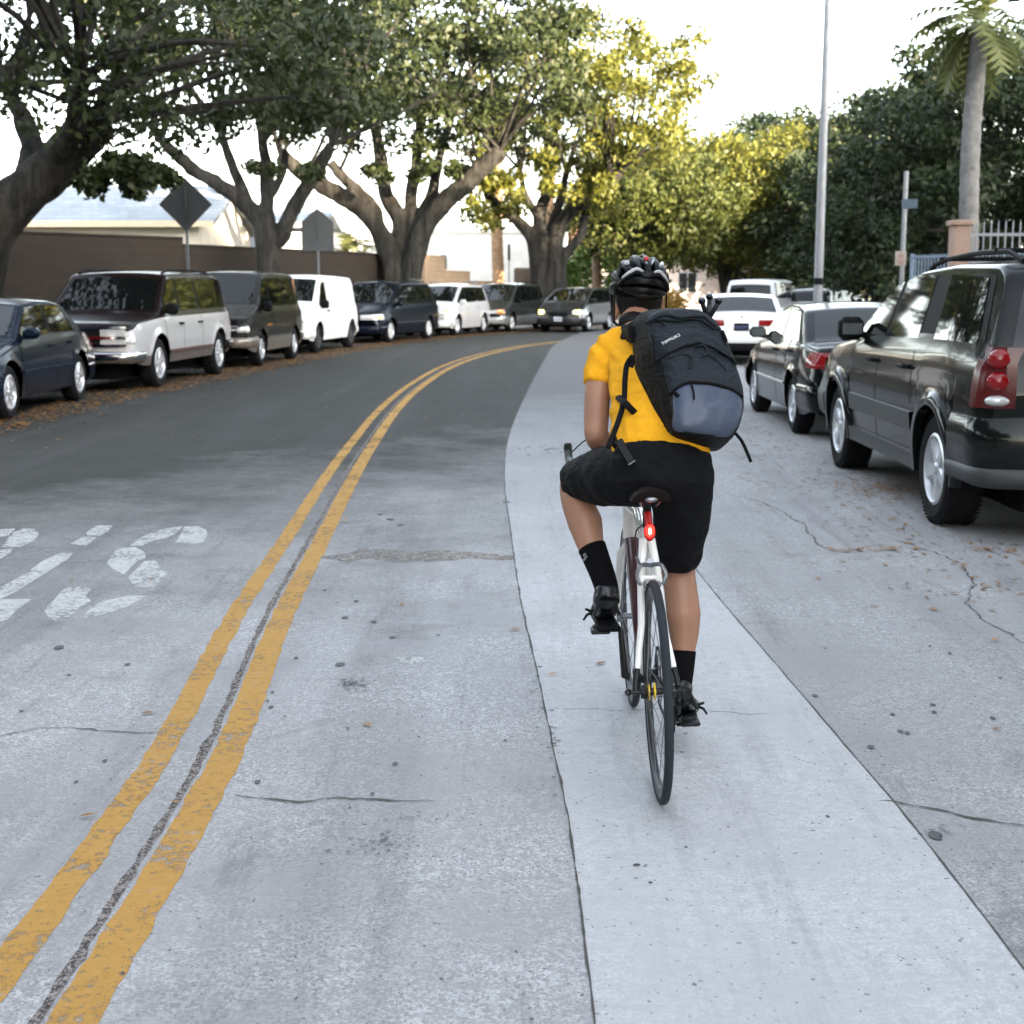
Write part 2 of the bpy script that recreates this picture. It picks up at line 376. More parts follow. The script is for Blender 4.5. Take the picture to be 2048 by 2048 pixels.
def crack(name,pts,wd,m,z=.0082,rag=1,kind='structure'):
    c=gl(pts); c=curve([(p.x,p.y) for p in c],6); c=[p+Vector((noise.noise(Vector((p.x*4,p.y*4,1)))*.05+noise.noise(Vector((p.x*17,p.y*17,1)))*.022,noise.noise(Vector((p.x*4,p.y*4,7)))*.05+noise.noise(Vector((p.x*17,p.y*17,7)))*.022)) for p in resample(c,260)]; 
    n_=len(c); ns=normals2(c); vs=[]
    for i,(p,q) in enumerate(zip(c,ns)):
        t=i/(n_-1); w_=wd*min(1,6*min(t,1-t)+.05)**.7*(.45+1.1*abs(noise.noise(Vector((p.x*9,p.y*9,len(pts)))))*1.6); vs+=[(p.x-q.x*w_,p.y-q.y*w_,z),(p.x+q.x*w_,p.y+q.y*w_,z)]
    mb=MB(); mb.add(vs,[(2*i,2*i+1,2*i+3,2*i+2) for i in range(n_-1)]); return tag(mb.obj(name,m,smooth=False),kind=kind)
crack('road_crack',[(470,1600),(560,1602),(610,1608),(670,1599),(760,1602),(900,1608)],.005,M_crack)
crack('road_crack',[(0,1478),(80,1462),(180,1463),(300,1468),(345,1466)],.0035,M_crack)
crack('road_crack',[(1425,985),(1480,995),(1530,1010),(1600,1045),(1640,1090),(1700,1103),(1755,1092),(1860,1103),(1920,1130),(1950,1175),(1935,1215),(1985,1250),(2048,1290),(2200,1330)],.004,M_crack)
crack('road_crack',[(1780,1610),(1850,1618),(1960,1640),(2048,1655),(2200,1690)],.005,M_crack)
crack('slab_groove',[(1085,1418),(1200,1420),(1420,1426),(1560,1430)],.002,M_crack,.0082,.3)

tp=[(640,1116),(668,1112),(700,1106),(720,1098),(780,1101),(830,1104),(880,1102),(930,1105),(975,1109),(1030,1115),(1030,1120),(990,1122),(960,1119),(930,1118),(880,1124),(820,1127),(770,1124),(740,1119),(700,1125),(670,1120)]
c=curve([(p.x,p.y) for p in gl(tp+tp[:1])],10)[:-1]; c=[p+Vector((noise.noise(Vector((p.x*20,p.y*20,1))),noise.noise(Vector((p.x*20,p.y*20,5)))))*.045 for p in c]
mb=MB(); mb.add([(p.x,p.y,.0058) for p in c],[tuple(range(len(c)))]); tag(mb.obj('brown_road_patch',M_patch,smooth=False),kind='structure')
# white road lettering (weathered, seen from behind), traced on the road
LT=[[(0,165),(85,160),(60,200),(0,205)],[(60,185),(130,160),(190,162),(213,190),(190,225),(110,262),(10,262),(40,225)],[(0,280),(70,268),(60,290),(0,330)],
[(530,143),(618,143),(590,175),(545,200),(480,198),(470,185)],[(455,205),(530,208),(470,255),(385,245)],[(330,295),(400,295),(370,330),(100,500),(20,540),(-60,560),(-60,520),(150,400),(230,340)],
[(-80,548),(175,548),(100,600),(40,660),(-80,690)],[(710,255),(780,205),(880,165),(1000,148),(960,190),(900,215),(840,225),(780,255)],
[(1010,150),(1080,148),(1130,165),(1135,200),(1110,235),(1060,245),(960,235),(990,190)],[(640,270),(740,262),(790,290),(800,320),(750,340),(720,370),(680,415),(620,385),(585,350)],
[(790,340),(850,335),(875,370),(860,385),(920,400),(890,440),(840,485),(740,480),(700,430)],[(350,490),(410,480),(500,490),(470,530),(500,560),(440,590),(400,635),(320,672),(270,665),(245,610)],
[(460,655),(470,620),(560,560),(700,530),(790,530),(760,555),(700,590),(600,625)]]
mb=MB()
for q in LT:
    p=gl(q,1/2.737,0,1000,.0056); mb.add(p,[tuple(range(len(p)))])
tag(mb.obj('road_lettering',M_wht,smooth=False),kind='structure')
mb=MB(); p=gl([(790,1318),(815,1315),(850,1318),(856,1325),(830,1330),(800,1328)],z=.0056); mb.add(p,[tuple(range(len(p)))]); tag(mb.obj('paint_blot',M_wht,smooth=False),kind='structure')
# gum and oil spots
rg=random.Random(3); mb=MB()
def blob(x,y,r,e,z):
    n=12;a0=rg.uniform(0,6.28); ph=rg.uniform(0,9)
    mb.add([(x+math.cos(a)*r*(1+.35*noise.noise(Vector((math.cos(a)+ph,math.sin(a),r*9)))),y+math.sin(a)*r*e*(1+.35*noise.noise(Vector((math.cos(a),math.sin(a)+ph,3)))),z) for a in [2*math.pi*k/n for k in range(n)]],[tuple(range(n))])
spots=[(680,1332,14),(790,1532,9),(1010,1485,6),(515,1568,9),(592,1319,7),(690,1238,9),(712,1205,7),(650,1183,5),(118,1298,14),(255,1332,8),(210,1526,8),(152,1568,6),(748,1246,10),(785,1278,8),(1345,1506,5),(1785,1432,7),(1650,1300,5),(1865,1413,8),(1868,1428,8),(1985,1440,8),(1742,1498,11),(1800,1466,8),(1815,1470,8),(1870,1676,22),(1655,1638,6),(780,1040,10),(800,1052,8),(760,1030,7),(1012,1006,12),(1165,1014,14),(838,1478,4),(542,1418,8),(545,1388,6),(535,1405,5),(745,1592,6),(700,1620,4),(1630,1395,9),(1860,1295,5),(1900,1310,6)]
for u,v,r in spots:
    g=G(u,v); k=r/2800*g.y*.72; blob(g.x,g.y,k,1.5,.0088)
for i in range(260):
    y=rg.uniform(2.2,16); x=rg.uniform(-4.5,4.5); blob(x,y,rg.uniform(.003,.010),1,.0088)
tag(mb.obj('gum_spots',M_gum,smooth=False),kind='stuff')
tag(bpy.data.objects['gum_spots'],'small black gum and oil spots scattered over the pale road','gum spots')
mb=MB()
def blot(u,v,w_,h_,n):
    for i in range(n):
        g=G(u+rg.gauss(0,w_),v+rg.gauss(0,h_)); blob(g.x,g.y,rg.uniform(.003,.012)*g.y/5,1.2,.0092)
for a in [(705,1370,16,7,60),(760,1690,40,10,60),(1080,900,26,6,40),(1340,1500,25,18,12),(870,1640,50,6,25),(1105,1510,6,40,18),(1880,1668,20,6,25),(1075,1400,7,50,18)]: blot(*a)
tag(mb.obj('oil_stains',chipped(mat('oil_stain',(.09,.092,.10),.9),.55,.95,1,60),smooth=False),'speckled grey oil stains on the pale concrete lanes','oil stains',kind='stuff')
# fallen leaves
def leaves(name,pts,size,m,label):
    vs=[];fs=[];rr=random.Random(5)
    for (x,y,z) in pts:
        s=size*rr.uniform(.6,1.4); a=rr.uniform(0,6.28); t=rr.uniform(-.5,.5); o=len(vs)
        for (p,q,h) in((-1,0,0),(0,.4,.12),(1,0,.05),(0,-.4,.1)):
            X=p*s;Y=q*s; vs.append((x+X*math.cos(a)-Y*math.sin(a),y+X*math.sin(a)+Y*math.cos(a),z+.003+abs(h*s+t*s*.25*p+.2*s*abs(t))))
        fs.append((o,o+1,o+2,o+3))
    mb=MB(); mb.v=vs; mb.f=fs; mb.mi=[0]*len(fs); o=mb.obj(name,m,smooth=False,recalc=False); return tag(o,label,'leaves',kind='stuff')
M_fl=leafmat('dry_leaf',(.08,.038,.014),(.36,.18,.05),.1)
pts=[];wl=[Vector((p.x,p.y)) for p in lwheel]; wn=normals2(wl)
rr=random.Random(11)
qs=resample(wl,600); qn=normals2(qs)
for i in range(30000):
    k=rr.randrange(len(qs)); p=qs[k]
    if p.y<9 or p.y>62: continue
    off=rr.gauss(.25,.38) if rr.random()<.75 else rr.uniform(-2,1.7)
    if off>.80 and rr.random()<.9: continue
    t=p+qn[k]*off; pts.append((t.x,t.y+jit(.1),.005+rr.random()*.02))
leaves('fallen_leaves',pts,.045,M_fl,'thick drift of brown leaves in the gutter beside the left row of cars')
pts=[]
for i in range(900):
    y=rr.uniform(6.5,18); x=rr.gauss(2.65,.45); 
    if x<1.2: continue
    pts.append((x,y,.006))
for i in range(330): g=G(rr.gauss(1790,50),rr.gauss(980,13)); pts.append((g.x,g.y,.008+rr.random()*.01))
for i in range(60): pts.append((rr.uniform(-5,2),rr.uniform(4,30),.008))
for (u,v) in [(145,1162),(280,1600),(175,1640),(350,1612),(1105,1355),(735,1455),(690,1045),(2030,1110),(1945,1160),(1990,1285),(1935,1080)]:
    g=G(u,v); pts.append((g.x,g.y,.010))
for i in range(60): g=G(rr.choice([1760,1800,1700,1950,1960,1990])+jit(40),1103+jit(4)); pts.append((g.x,g.y,.011))
leaves('scattered_leaves',pts,.024,M_fl,'scattered dry yellow leaves on the road near the dark off-roader')
# ================================================================ vehicles
def paint(name,c,metal=.0,rough=.28,coat=1):
    d=sum(c)<.1; return mat(name,c,rough,metal,.10 if d else .45,.30*coat if d else .7*coat)
M_glass=mat('car_glass',(.004,.005,.005),.03,0,.4); M_glassm=mat('car_glass_clear',(.03,.035,.04),.04,0,.6)
M_tyre=mat('tyre_rubber',(.008,.008,.009),.85,spec=.15,var=.3,vscale=30); M_trim=mat('black_trim',(.006,.006,.007),.6,spec=.08)
M_alloy=mat('alloy_rim',(.55,.56,.58),.35,.7,var=.12,vscale=12); M_steel=mat('dark_steel',(.05,.05,.052),.6,.5)
M_mirg=mat('mirror_glass',(.04,.05,.06),.15,.6); M_chrome=mat('chrome',(.7,.7,.72),.12,1); M_under=mat('underbody',(.005,.005,.005),.9,spec=.05)
M_red=mat('tail_lamp_red',(.20,.004,.006),.15,spec=.3,coat=.4); M_lamp=mat('headlamp_glass',(.55,.56,.55),.12,.3,coat=1); M_amber=mat('amber_lens',(.75,.25,.02),.2,coat=1)
M_lit=mat('lit_headlamp',(1,.66,.12),.3,emit=1.6); M_plate=mat('plate_white',(.62,.64,.68),.5); M_platet=mat('plate_text',(.05,.06,.15),.5)
def car(name,label,A,B,S,side=1):
    """A front wheel contact, B rear wheel contact, both on the side facing the road (side=+1: the car's left)"""
    A=Vector((A[0],A[1]));B=Vector((B[0],B[1])); h=(A-B).normalized(); left=Vector((-h.y,h.x))
    L,W,wb,r=S['L'],S['W'],S['wb'],S['r']; xr=-wb/2+S.get('off',0); xf=xr+wb
    mid=(A+B)/2; org=mid-left*side*(W/2-.04)-h*((xf+xr)/2)
    root=empty(name,(org.x,org.y,.004),math.atan2(h.y,h.x)); tag(root,label,S.get('cat','car'),S.get('group'))
    x0,x1=-L/2,L/2; top=S['top']; belt=S['belt']; tw=S.get('tw',.05)
    T=lambda x:sm(top,x,tw); rc=.12
    B_=lambda x:min(sm(belt,x,.08),T(x)-.015)
    sill=S.get('sill',.24); Ra=S.get('Ra',r+.06); za=r+.0; flare=S.get('flare',.012); tum=S.get('tum',.30)
    def Wp(x):
        w_=W/2
        w_-=S.get('tf',.06)*max(0,(x-xf)/(x1-xf))**2+S.get('tr',.05)*max(0,(xr-x)/(xr-x0))**2
        for e in(x1-x,x-x0):
            if e<rc: t=1-max(0,e)/rc; w_-=rc*.7*(1-math.sqrt(max(0,1-t*t)))
        return w_
    def zb(x):
        z=sill+ (0.10*max(0,(x-xf-Ra)/(x1-xf-Ra))**2 if x>xf+Ra else 0)+(0.12*max(0,(xr-Ra-x)/(xr-Ra-x0))**2 if x<xr-Ra else 0)
        for c in(xf,xr):
            if abs(x-c)<Ra: z=max(z,za+math.sqrt(Ra*Ra-(x-c)**2)*1.0 if True else z)
        return z
    def ys(x,z):
        b=B_(x);w_=Wp(x)
        if z<=b:
            t=max(0,min(1,(z-sill)/(b-sill)))
            y=w_-.05*(1-t)**3-.045*max(0,t-.45)**2/.3
            y+=.012*math.exp(-((z-(sill+(b-sill)*.62))/.03)**2) if S.get('crease',1) else 0
            for c in(xf,xr):
                d=math.hypot(x-c,z-za)-Ra
                if d<.09 and z>za-.1: y+=flare*max(0,1-max(0,d)/.09)
            return y
        return w_-.045-.02-tum*(z-b)
    K=S.get('kf',.16); Kr=S.get('kr',.10)
    def wp(p):
        x,y,z=p; q=(abs(y)/(W/2))**2.4
        if x>xf: x-=K*q*((x-xf)/(x1-xf))**1.5
        if x<xr: x+=Kr*q*((xr-x)/(xr-x0))**1.5
        # bonnet/boot faces lean back a little
        if p[0]>x1-.15: x-=S.get('lean',.10)*max(0,z-.55)*(p[0]-(x1-.15))/.15
        if p[0]<x0+.15: x+=S.get('leanr',.10)*max(0,z-.55)*((x0+.15)-p[0])/.15
        return Vector((x,y,z))
    def yt(x): t=T(x); b=B_(x); return ys(x,max(b,t-min(.07,.6*(t-b))))
    def topz(x,y):
        t=T(x);b=B_(x);rr_=min(.07,.6*(t-b)); e=yt(x)-rr_*.9; return t-min(.035,.5*(t-b))*(abs(y)/max(.1,e))**2
    # stations
    xs=set([x0,x1]);
    for k in range(1,6): a=rc*(1-math.cos(k*math.pi/10)); xs.add(x0+a); xs.add(x1-a)
    n=int(L/.11)
    for k in range(n+1): xs.add(x0+rc+(L-2*rc)*k/n)
    for c in(xf,xr):
        for k in range(0,19): xs.add(c+Ra*.999*math.cos(math.pi*k/18))
        xs.add(c+Ra+.004); xs.add(c-Ra-.004)
    for a,_ in top+belt:
        if x0+.01<a<x1-.01: xs.add(a)
    xs=sorted(xs); q=[xs[0]]
    for a in xs[1:]:
        if a-q[-1]>.003: q.append(a)
    xs=q; secs=[]
    nlo,nhi=9,4
    for x in xs:
        t=T(x);b=B_(x);z0=min(zb(x),b-.03); rr_=min(.07,.6*(t-b)); half=[]
        for k in range(nlo+1): z=z0+(b-z0)*k/nlo; half.append((ys(x,z),z))
        zt=t-rr_
        for k in range(1,nhi+1): z=b+(zt-b)*k/nhi if zt>b else b; half.append((ys(x,z) if k>0 else 0,z))
        yy=ys(x,zt if zt>b else b+.0001); cr=min(.035,.5*(t-b)); e=yy-rr_*.9; zE=t-cr
        for k in range(1,4):
            a=k*math.pi/8; half.append((e+(yy-e)*math.cos(a),zt+(zE-zt)*math.sin(a)))
        for k in range(0,5): y=e*(1-k/4); half.append((y,t-cr*(y/max(.1,e))**2))
        sec=[wp((x,y,z)) for y,z in half]+[wp((x,-y,z)) for y,z in half[-2::-1]]
        secs.append(sec)
    mats=S['mats'] # (lower, middle, upper)
    zsplit=S.get('zsplit',0); mb=MB(); m_=len(secs[0]); vs=[p for s_ in secs for p in s_]; fs=[];mi=[]
    for i in range(len(secs)-1):
        xm=(xs[i]+xs[i+1])/2
        for k in range(m_-1):
            fs.append((i*m_+k,i*m_+k+1,(i+1)*m_+k+1,(i+1)*m_+k)); kk=k if k<m_//2 else m_-2-k
            zc=(secs[i][k].z+secs[i][k+1].z+secs[i+1][k].z)/3
            if kk<nlo: mi.append(0 if zc<zsplit else 1)
            else: mi.append(2)
    for i in(0,len(secs)-1): fs.append(tuple(range(i*m_,i*m_+m_))); mi.append(1)
    mb.v=[tuple(p) for p in vs]; mb.f=fs; mb.mi=mi
    mb.obj('body',mats,root,angle=32)
    # dark underbody and wheel housings
    ub=MB(); ub.box((0,0,(.19+sill+.25)/2),(L-.5,W-2*.36,sill+.25-.19)); ub.box((0,0,sill+.06),(wb-2*Ra-.06,W-.16,.14))
    ub.box(((x1+xf+Ra)/2-.08,0,sill+.12),(x1-xf-Ra-.22,W-.3,.16)); ub.box(((x0+xr-Ra)/2+.08,0,sill+.12),(xr-Ra-x0-.22,W-.3,.16))
    for c in(xf,xr): ub.box((c,0,za+Ra*.5),(Ra*2.1,W-.66,Ra*1.1))
    ub.obj('underbody',M_under,root,smooth=False)
    # glass
    def toppanel(nm,xa,xb,mg,off,m,wide=1):
        g=MB(); nx,ny=10,12; v=[]
        for i in range(nx+1):
            x=xa+(xb-xa)*i/nx; dz=(T(x+.02)-T(x-.02))/.04; nn=Vector((-dz,0,1)).normalized()
            e=max(.1,yt(x)-min(.07,.6*(T(x)-B_(x)))*.9-mg)*wide
            for j in range(ny+1):
                y=-e+2*e*j/ny; v.append(wp((x,y,topz(x,y)))+nn*off)
        g.add(v,[(i*(ny+1)+j,i*(ny+1)+j+1,(i+1)*(ny+1)+j+1,(i+1)*(ny+1)+j) for i in range(nx) for j in range(ny)])
        return g.obj(nm,m,root)
    ws=S['ws']; toppanel('windscreen',ws[0],ws[1],S.get('wm',.05),.006,M_glass)
    if S.get('rw'): toppanel('rear_window',S['rw'][0],S['rw'][1],.05,.006,M_glass)
    def sidepanel(nm,quad,off,m,parent,sides=(1,-1),nx=10,nz=5):
        """quad: (x bottom rear, x bottom front, x top rear, x top front, z bottom, z top rear, z top front)"""
        g=MB()
        for sd in sides:
            xa,xb,ta,tb_,zl,za_,zb_=quad; v=[]
            for i in range(nx+1):
                s=i/nx
                for j in range(nz+1):
                    t=j/nz; xx=(xa+(xb-xa)*s)*(1-t)+(ta+(tb_-ta)*s)*t; zz=zl*(1-t)+(za_+(zb_-za_)*s)*t
                    zz2=min(zz,T(xx)-.05); v.append(wp((xx,sd*(ys(xx,zz2)+off),zz2)))
            g.add(v,[(i*(nz+1)+j,i*(nz+1)+j+1,(i+1)*(nz+1)+j+1,(i+1)*(nz+1)+j) for i in range(nx) for j in range(nz)])
        return g.obj(nm,m,parent)
    for sd in(1,-1):
        for qd in S.get('dlo',[]): sidepanel('window_trim',qd,.004,M_trim,root,(sd,))
        for qd in S['win']: sidepanel('side_window',qd,.009,M_glass,root,(sd,))
    # wheels
    def wheel_meshes():
        t=MB(); wd=S.get('tyw',.21); rr=S.get('rim',r*.64)
        t.lathe([(rr,-wd/2+.01),(r-.05,-wd/2),(r-.015,-wd/2+.02),(r,-wd/2+.045),(r,0),(r,wd/2-.045),(r-.015,wd/2-.02),(r-.05,wd/2),(rr+.01,wd/2-.008),(rr,wd/2-.02)],36)
        for a in range(64 if S.get('tread') else 0):
            an=2*math.pi*a/64
            for yy in(-wd/2+.035,wd/2-.035): t.box((math.cos(an)*(r+.001),yy,math.sin(an)*(r+.001)),(.008,.045,.018),Matrix.Rotation(-an,3,'Y'))
        rm_=MB(); rm_.lathe([(rr+.004,wd/2-.012),(rr-.015,wd/2-.004),(rr-.03,wd/2-.03),(rr-.035,-.02),(rr+.0,-wd/2+.02)],36)
        ns=S.get('spokes',5); 
        for k in range(ns):
            a=2*math.pi*k/ns; sw=S.get('spw',.075); y0_=wd/2-.035
            c,s=math.cos(a),math.sin(a)
            def q(rad,t,y): return (c*rad-s*t,y,s*rad+c*t)
            pr=[(.02,sw*.55),(rr*.5,sw*.36),(rr-.01,sw*.62)]
            vv=[]
            for rad,hw in pr: vv+=[q(rad,-hw,y0_-.02),q(rad,-hw*.6,y0_+(.012 if rad<rr*.7 else .018)),q(rad,hw*.6,y0_+(.012 if rad<rr*.7 else .018)),q(rad,hw,y0_-.02)]
            rm_.add(vv,[(i*4+j,i*4+j+1,(i+1)*4+j+1,(i+1)*4+j) for i in range(2) for j in range(3)])
        rm_.lathe([(.001,wd/2-.008),(.035,wd/2-.012),(.05,wd/2-.03)],16)
        hb=MB(); hb.lathe([(.001,.02),(rr*.72,.02),(rr*.72,0),(rr-.036,-.005),(rr-.036,-.03),(.001,-.03)],24)
        return t,rm_,hb
    t,rm_,hb=wheel_meshes(); first=None
    for c in(xf,xr):
        for sd in(1,-1):
            if first is None:
                w0=hb.obj('wheel',M_steel,root); ty=t.obj('tyre',M_tyre,w0,angle=30); ri=rm_.obj('rim',S.get('rimm',M_alloy),w0,angle=35); first=(w0,ty,ri); wn_=w0
            else:
                wn_=first[0].copy(); COL.objects.link(wn_); wn_.parent=root
                for ch in first[1:]: cc=ch.copy(); COL.objects.link(cc); cc.parent=wn_
            wn_.location=(c,sd*(W/2-.04-S.get('tyw',.21)/2+flare),r); wn_.rotation_euler=(0,random.random()*2,0 if sd>0 else math.pi)
    # wrap-around bands and corner lamps
    def band(nm,end,xin,z0,z1,off,m,yin=0,sides=(1,-1),prof=None,parent=None,z0b=None,z1b=None,n_=8):
        """patch running from the flank at distance xin from the end round the corner to y=yin"""
        e=x1 if end>0 else x0; g=MB(); z0b=z0 if z0b is None else z0b; z1b=z1 if z1b is None else z1b
        prof=prof or [(0,0),(.0,1),(1,1),(1,0)]
        for sd in sides:
            path=[]
            for k in range(n_+1):
                u=xin*(1-k/n_)**1.5; path.append((e-end*u,None))
            we=Wp(e)-.04
            for k in range(1,n_+1): path.append((e+end*off*0,we+(yin-we)*k/n_))
            tot=len(path)-1; rings=[]
            for i,(x,y) in enumerate(path):
                s=i/tot; a=z0+(z0b-z0)*s; b=z1+(z1b-z1)*s; ring=[]
                for j in range(7):
                    t=j/6; z=a+(b-a)*t; o=off*(1-abs(2*t-1)**4*.8)
                    if y is None: pp=wp((x,sd*(ys(x,z)+o),z))+Vector((end*o*max(0,1-abs(e-x)/.1),0,0))
                    else: pp=wp((x,sd*y,z))+Vector((end*o,0,0))
                    ring.append(pp)
                ring.append(wp((x-end*.03 if y is not None else x,sd*((y if y is not None else ys(x,b)-.03)),b))); ring.insert(0,wp((x-end*.03 if y is not None else x,sd*((y if y is not None else ys(x,a)-.03)),a)))
                rings.append(ring)
            g.loft(rings,False,False)
        return g.obj(nm,m,parent or root,angle=50)
    def front(nm,end,y0,y1,z0,z1,off,m,parent=None,ny=10,nz=3):
        e=x1 if end>0 else x0; g=MB(); rings=[]
        for i in range(ny+1):
            y=y0+(y1-y0)*i/ny; rings.append([wp((e,y,z0))-Vector((end*.03,0,0))]+[wp((e,y,z0+(z1-z0)*j/nz))+Vector((end*off,0,0)) for j in range(nz+1)]+[wp((e,y,z1))-Vector((end*.03,0,0))])
        g.loft(rings,False,False); 
        for rg_ in(rings[0],rings[-1]): g.add(rg_,[tuple(range(len(rg_)))])
        return g.obj(nm,m,parent or root,angle=30)
    def strip(nm,xa,xb,z0,z1,off,m,sides=(1,-1),n_=14,parent=None):
        for sd in sides:
            g=MB(); rings=[]
            for i in range(n_+1):
                x=xa+(xb-xa)*i/n_; rings.append([wp((x,sd*(ys(x,z0)-.005),z0)),wp((x,sd*(ys(x,z0)+off),z0+.006)),wp((x,sd*(ys(x,(z0+z1)/2)+off),(z0+z1)/2)),wp((x,sd*(ys(x,z1)+off),z1-.006)),wp((x,sd*(ys(x,z1)-.005),z1))])
            g.loft(rings,False,False); o=g.obj(nm,m,parent or root,angle=60)
        return o
    def seam_(pts,wd=.006,sides=(1,-1)):
        g=MB()
        for sd in sides:
            c=[]; 
            for (xa,za2),(xb,zb2) in zip(pts,pts[1:]):
                for k in range(6): c.append((xa+(xb-xa)*k/6,za2+(zb2-za2)*k/6))
            c.append(pts[-1]); rings=[]
            for i,(x,z) in enumerate(c):
                a=c[max(0,i-1)];b=c[min(len(c)-1,i+1)]; d=Vector((b[0]-a[0],b[1]-a[1])).normalized()*wd
                rings.append([wp((x-d.y,sd*(ys(x-d.y,z+d.x)+.003),z+d.x)),wp((x+d.y,sd*(ys(x+d.y,z-d.x)+.003),z-d.x))])
            g.loft(rings,False,False)
        return g
    for pts in S.get('doors',[]):
        for sd in(1,-1): seam_(pts,sides=(sd,)).obj('door_seam',M_under,root)
    for hx,hz in S.get('handles',[]):
        for sd in(1,-1):
            g=MB(); y=ys(hx,hz); g.tube([(hx-.09,sd*(y),hz),(hx-.07,sd*(y+.035),hz),(hx+.07,sd*(y+.035),hz),(hx+.09,sd*y,hz)],.016,6); g.obj('door_handle',S.get('hm',mats[1]),root)
    mx,mz=S['mirror']
    for sd in(1,-1):
        g=MB(); y=ys(mx,mz-.04); g.box((mx+.01,sd*(y+.12),mz),(.13,.20,S.get('mh',.14)),bev=.04); g.box((mx+.02,sd*(y+.02),mz-.05),(.07,.1,.05),bev=.015); o=g.obj('wing_mirror',S.get('mm',M_trim),root)
        g=MB(); g.add([(mx-.058,sd*(y+.04),mz-.045),(mx-.058,sd*(y+.2),mz-.045),(mx-.058,sd*(y+.2),mz+.045),(mx-.058,sd*(y+.04),mz+.045)],[(0,1,2,3)]); g.obj('mirror_glass',M_mirg,o,smooth=False)
    # small things under the car's own frame
    def plate(end,z,txt='7KCD426',m=M_plate,w_=.30,yc=0):
        e=x1 if end>0 else x0; p=wp((e,yc,z))+Vector((end*.05,0,0)); g=MB(); g.box((p.x,yc,z),(.012,w_,.15),bev=.004); o=g.obj('licence_plate',m,root)
        g=MB()
        for i in range(7):
            if i!=3 or True: g.box((p.x+end*.008,yc-w_/2+.045+i*(w_-.09)/6,z-.005),(.004,w_*.07,.07))
        g.obj('plate_lettering',M_platet,o,smooth=False)
    S.get('extra',lambda **k:None)(root=root,band=band,front=front,strip=strip,seam=seam_,toppanel=toppanel,sidepanel=sidepanel,T=T,B=B_,ys=ys,wp=wp,topz=topz,yt=yt,x0=x0,x1=x1,xf=xf,xr=xr,W=W,Ra=Ra,za=za,sill=sill,plate=plate,S=S,L=L)
    return root
def rails(root,T,yt,wp,xa,xb,m=M_trim,h=.06,inn=.1):
    for sd in(1,-1):
        g=MB(); n_=8; pts=[]
        for i in range(n_+1):
            x=xa+(xb-xa)*i/n_; pts.append(wp((x,sd*(yt(x)-inn),T(x)-.02+(h if 0<i<n_ else .0))))
        g.tube(pts,.018,6); g.obj('roof_rail',m,root)
def generic(hl,tl,grille=None,bump=None,bumpm=None,plateF=None,plateR=None,lampm=None,hlm=None,rail=None,clad=None,amber=None,railm=None,sidem=None,gm=None,chromeb=False,gbar=None):
    def f(root,band,front,strip,seam,T,B,ys,wp,yt,x0,x1,xf,xr,W,Ra,plate,S,sill,**k):
        for sd in(1,-1):
            xin,yin,z0,z1=hl; band('headlight',1,xin,z0,z1,.012,hlm or M_lamp,yin,(sd,),z1b=z1-.03)
            if amber: 
                xin,yin,z0,z1=amber; band('indicator_lamp',1,xin,z0,z1,.016,M_amber,yin,(sd,))
            if tl: xin,yin,z0,z1=tl; band('tail_light',-1,xin,z0,z1,.014,M_red,yin,(sd,))
        if grille: y,z0,z1=grille; o=front('grille',1,-y,y,z0,z1,.012,M_trim)
        if grille and gbar: front('grille_bar',1,-y,y,(z0+z1)/2-.02,(z0+z1)/2+.02,.025,gbar,parent=o)
        if bump:
            for e in(1,-1):
                z0,z1,off=bump; band('bumper',e,(x1-xf-Ra-.02) if e>0 else (xr-Ra-x0-.02),z0,z1,off,bumpm or S['mats'][1])
        if chromeb: front('lower_intake',1,-.5,.5,.30,.40,.03,M_trim)
        if plateF: plate(1,plateF)
        if plateR: plate(-1,plateR)
        if rail: rails(root,T,yt,wp,rail[0],rail[1],railm or M_trim)
        if sidem: z0,z1,m=sidem; strip('side_moulding',xr+Ra+.03,xf-Ra-.03,z0,z1,.014,m)
    return f
def sedan_top(L,H,hood=.98,trunk=1.0,c=0):
    h=L/2
    return [(-h,.66),(-h+.05,trunk-.12),(-h+.16,trunk-.02),(-h+.62,trunk+.01),(-h+1.22,H-.06),(-h+1.65,H-.005),(-h+2.1,H),(h-2.05,H-.05),(h-1.32,hood+.0),(h-.95,hood-.05),(h-.25,hood-.18),(h-.06,hood-.26),(h,.58)]
# --- left row -------------------------------------------------
blue=paint('dark_blue_paint',(.006,.012,.026),.2,.22,.7); 
def doors4(x,bz,lo,up):  # three seams
    return x
h=2.38
car('parked_sedan','dark blue sedan parked at the left edge, nearest of the left row',(-5.93,16.55),(-5.98,19.42),dict(L=4.76,W=1.8,wb=2.85,r=.325,off=.03,cat='car',
  top=sedan_top(4.76,1.42,.97,.99),belt=[(-h,.74),(-1.7,.93),(1.0,.88),(h,.62)],mats=[blue,blue,blue],ws=(.38,1.0),rw=(-1.72,-1.2),spokes=7,spw=.06,rimm=M_alloy,
  dlo=[(-1.45,1.0,-1.05,.42,.93,1.33,1.33)],win=[(-.28,.93,-.28,.38,.95,1.33,1.31),(-1.3,-.36,-1.0,-.36,.96,1.31,1.33)],
  doors=[[(1.02,.86),(.98,.5),(.9,.3)],[(-.32,.93),(-.32,.3)],[(-1.2,.93),(-1.1,.72),(-.95,.45)]],handles=[(-.15,.82),(-1.0,.84)],mirror=(.78,1.0),mm=blue,
  extra=generic((.34,.38,.58,.70),(.25,.45,.72,.86),grille=(.3,.52,.64),bump=(.28,.5,.025),plateF=.42,sidem=(.52,.56,blue),amber=None)))
sil=paint('silver_white_paint',(.50,.49,.49),.1); mar=paint('dark_maroon_paint',(.010,.006,.006),.1)
h=2.82
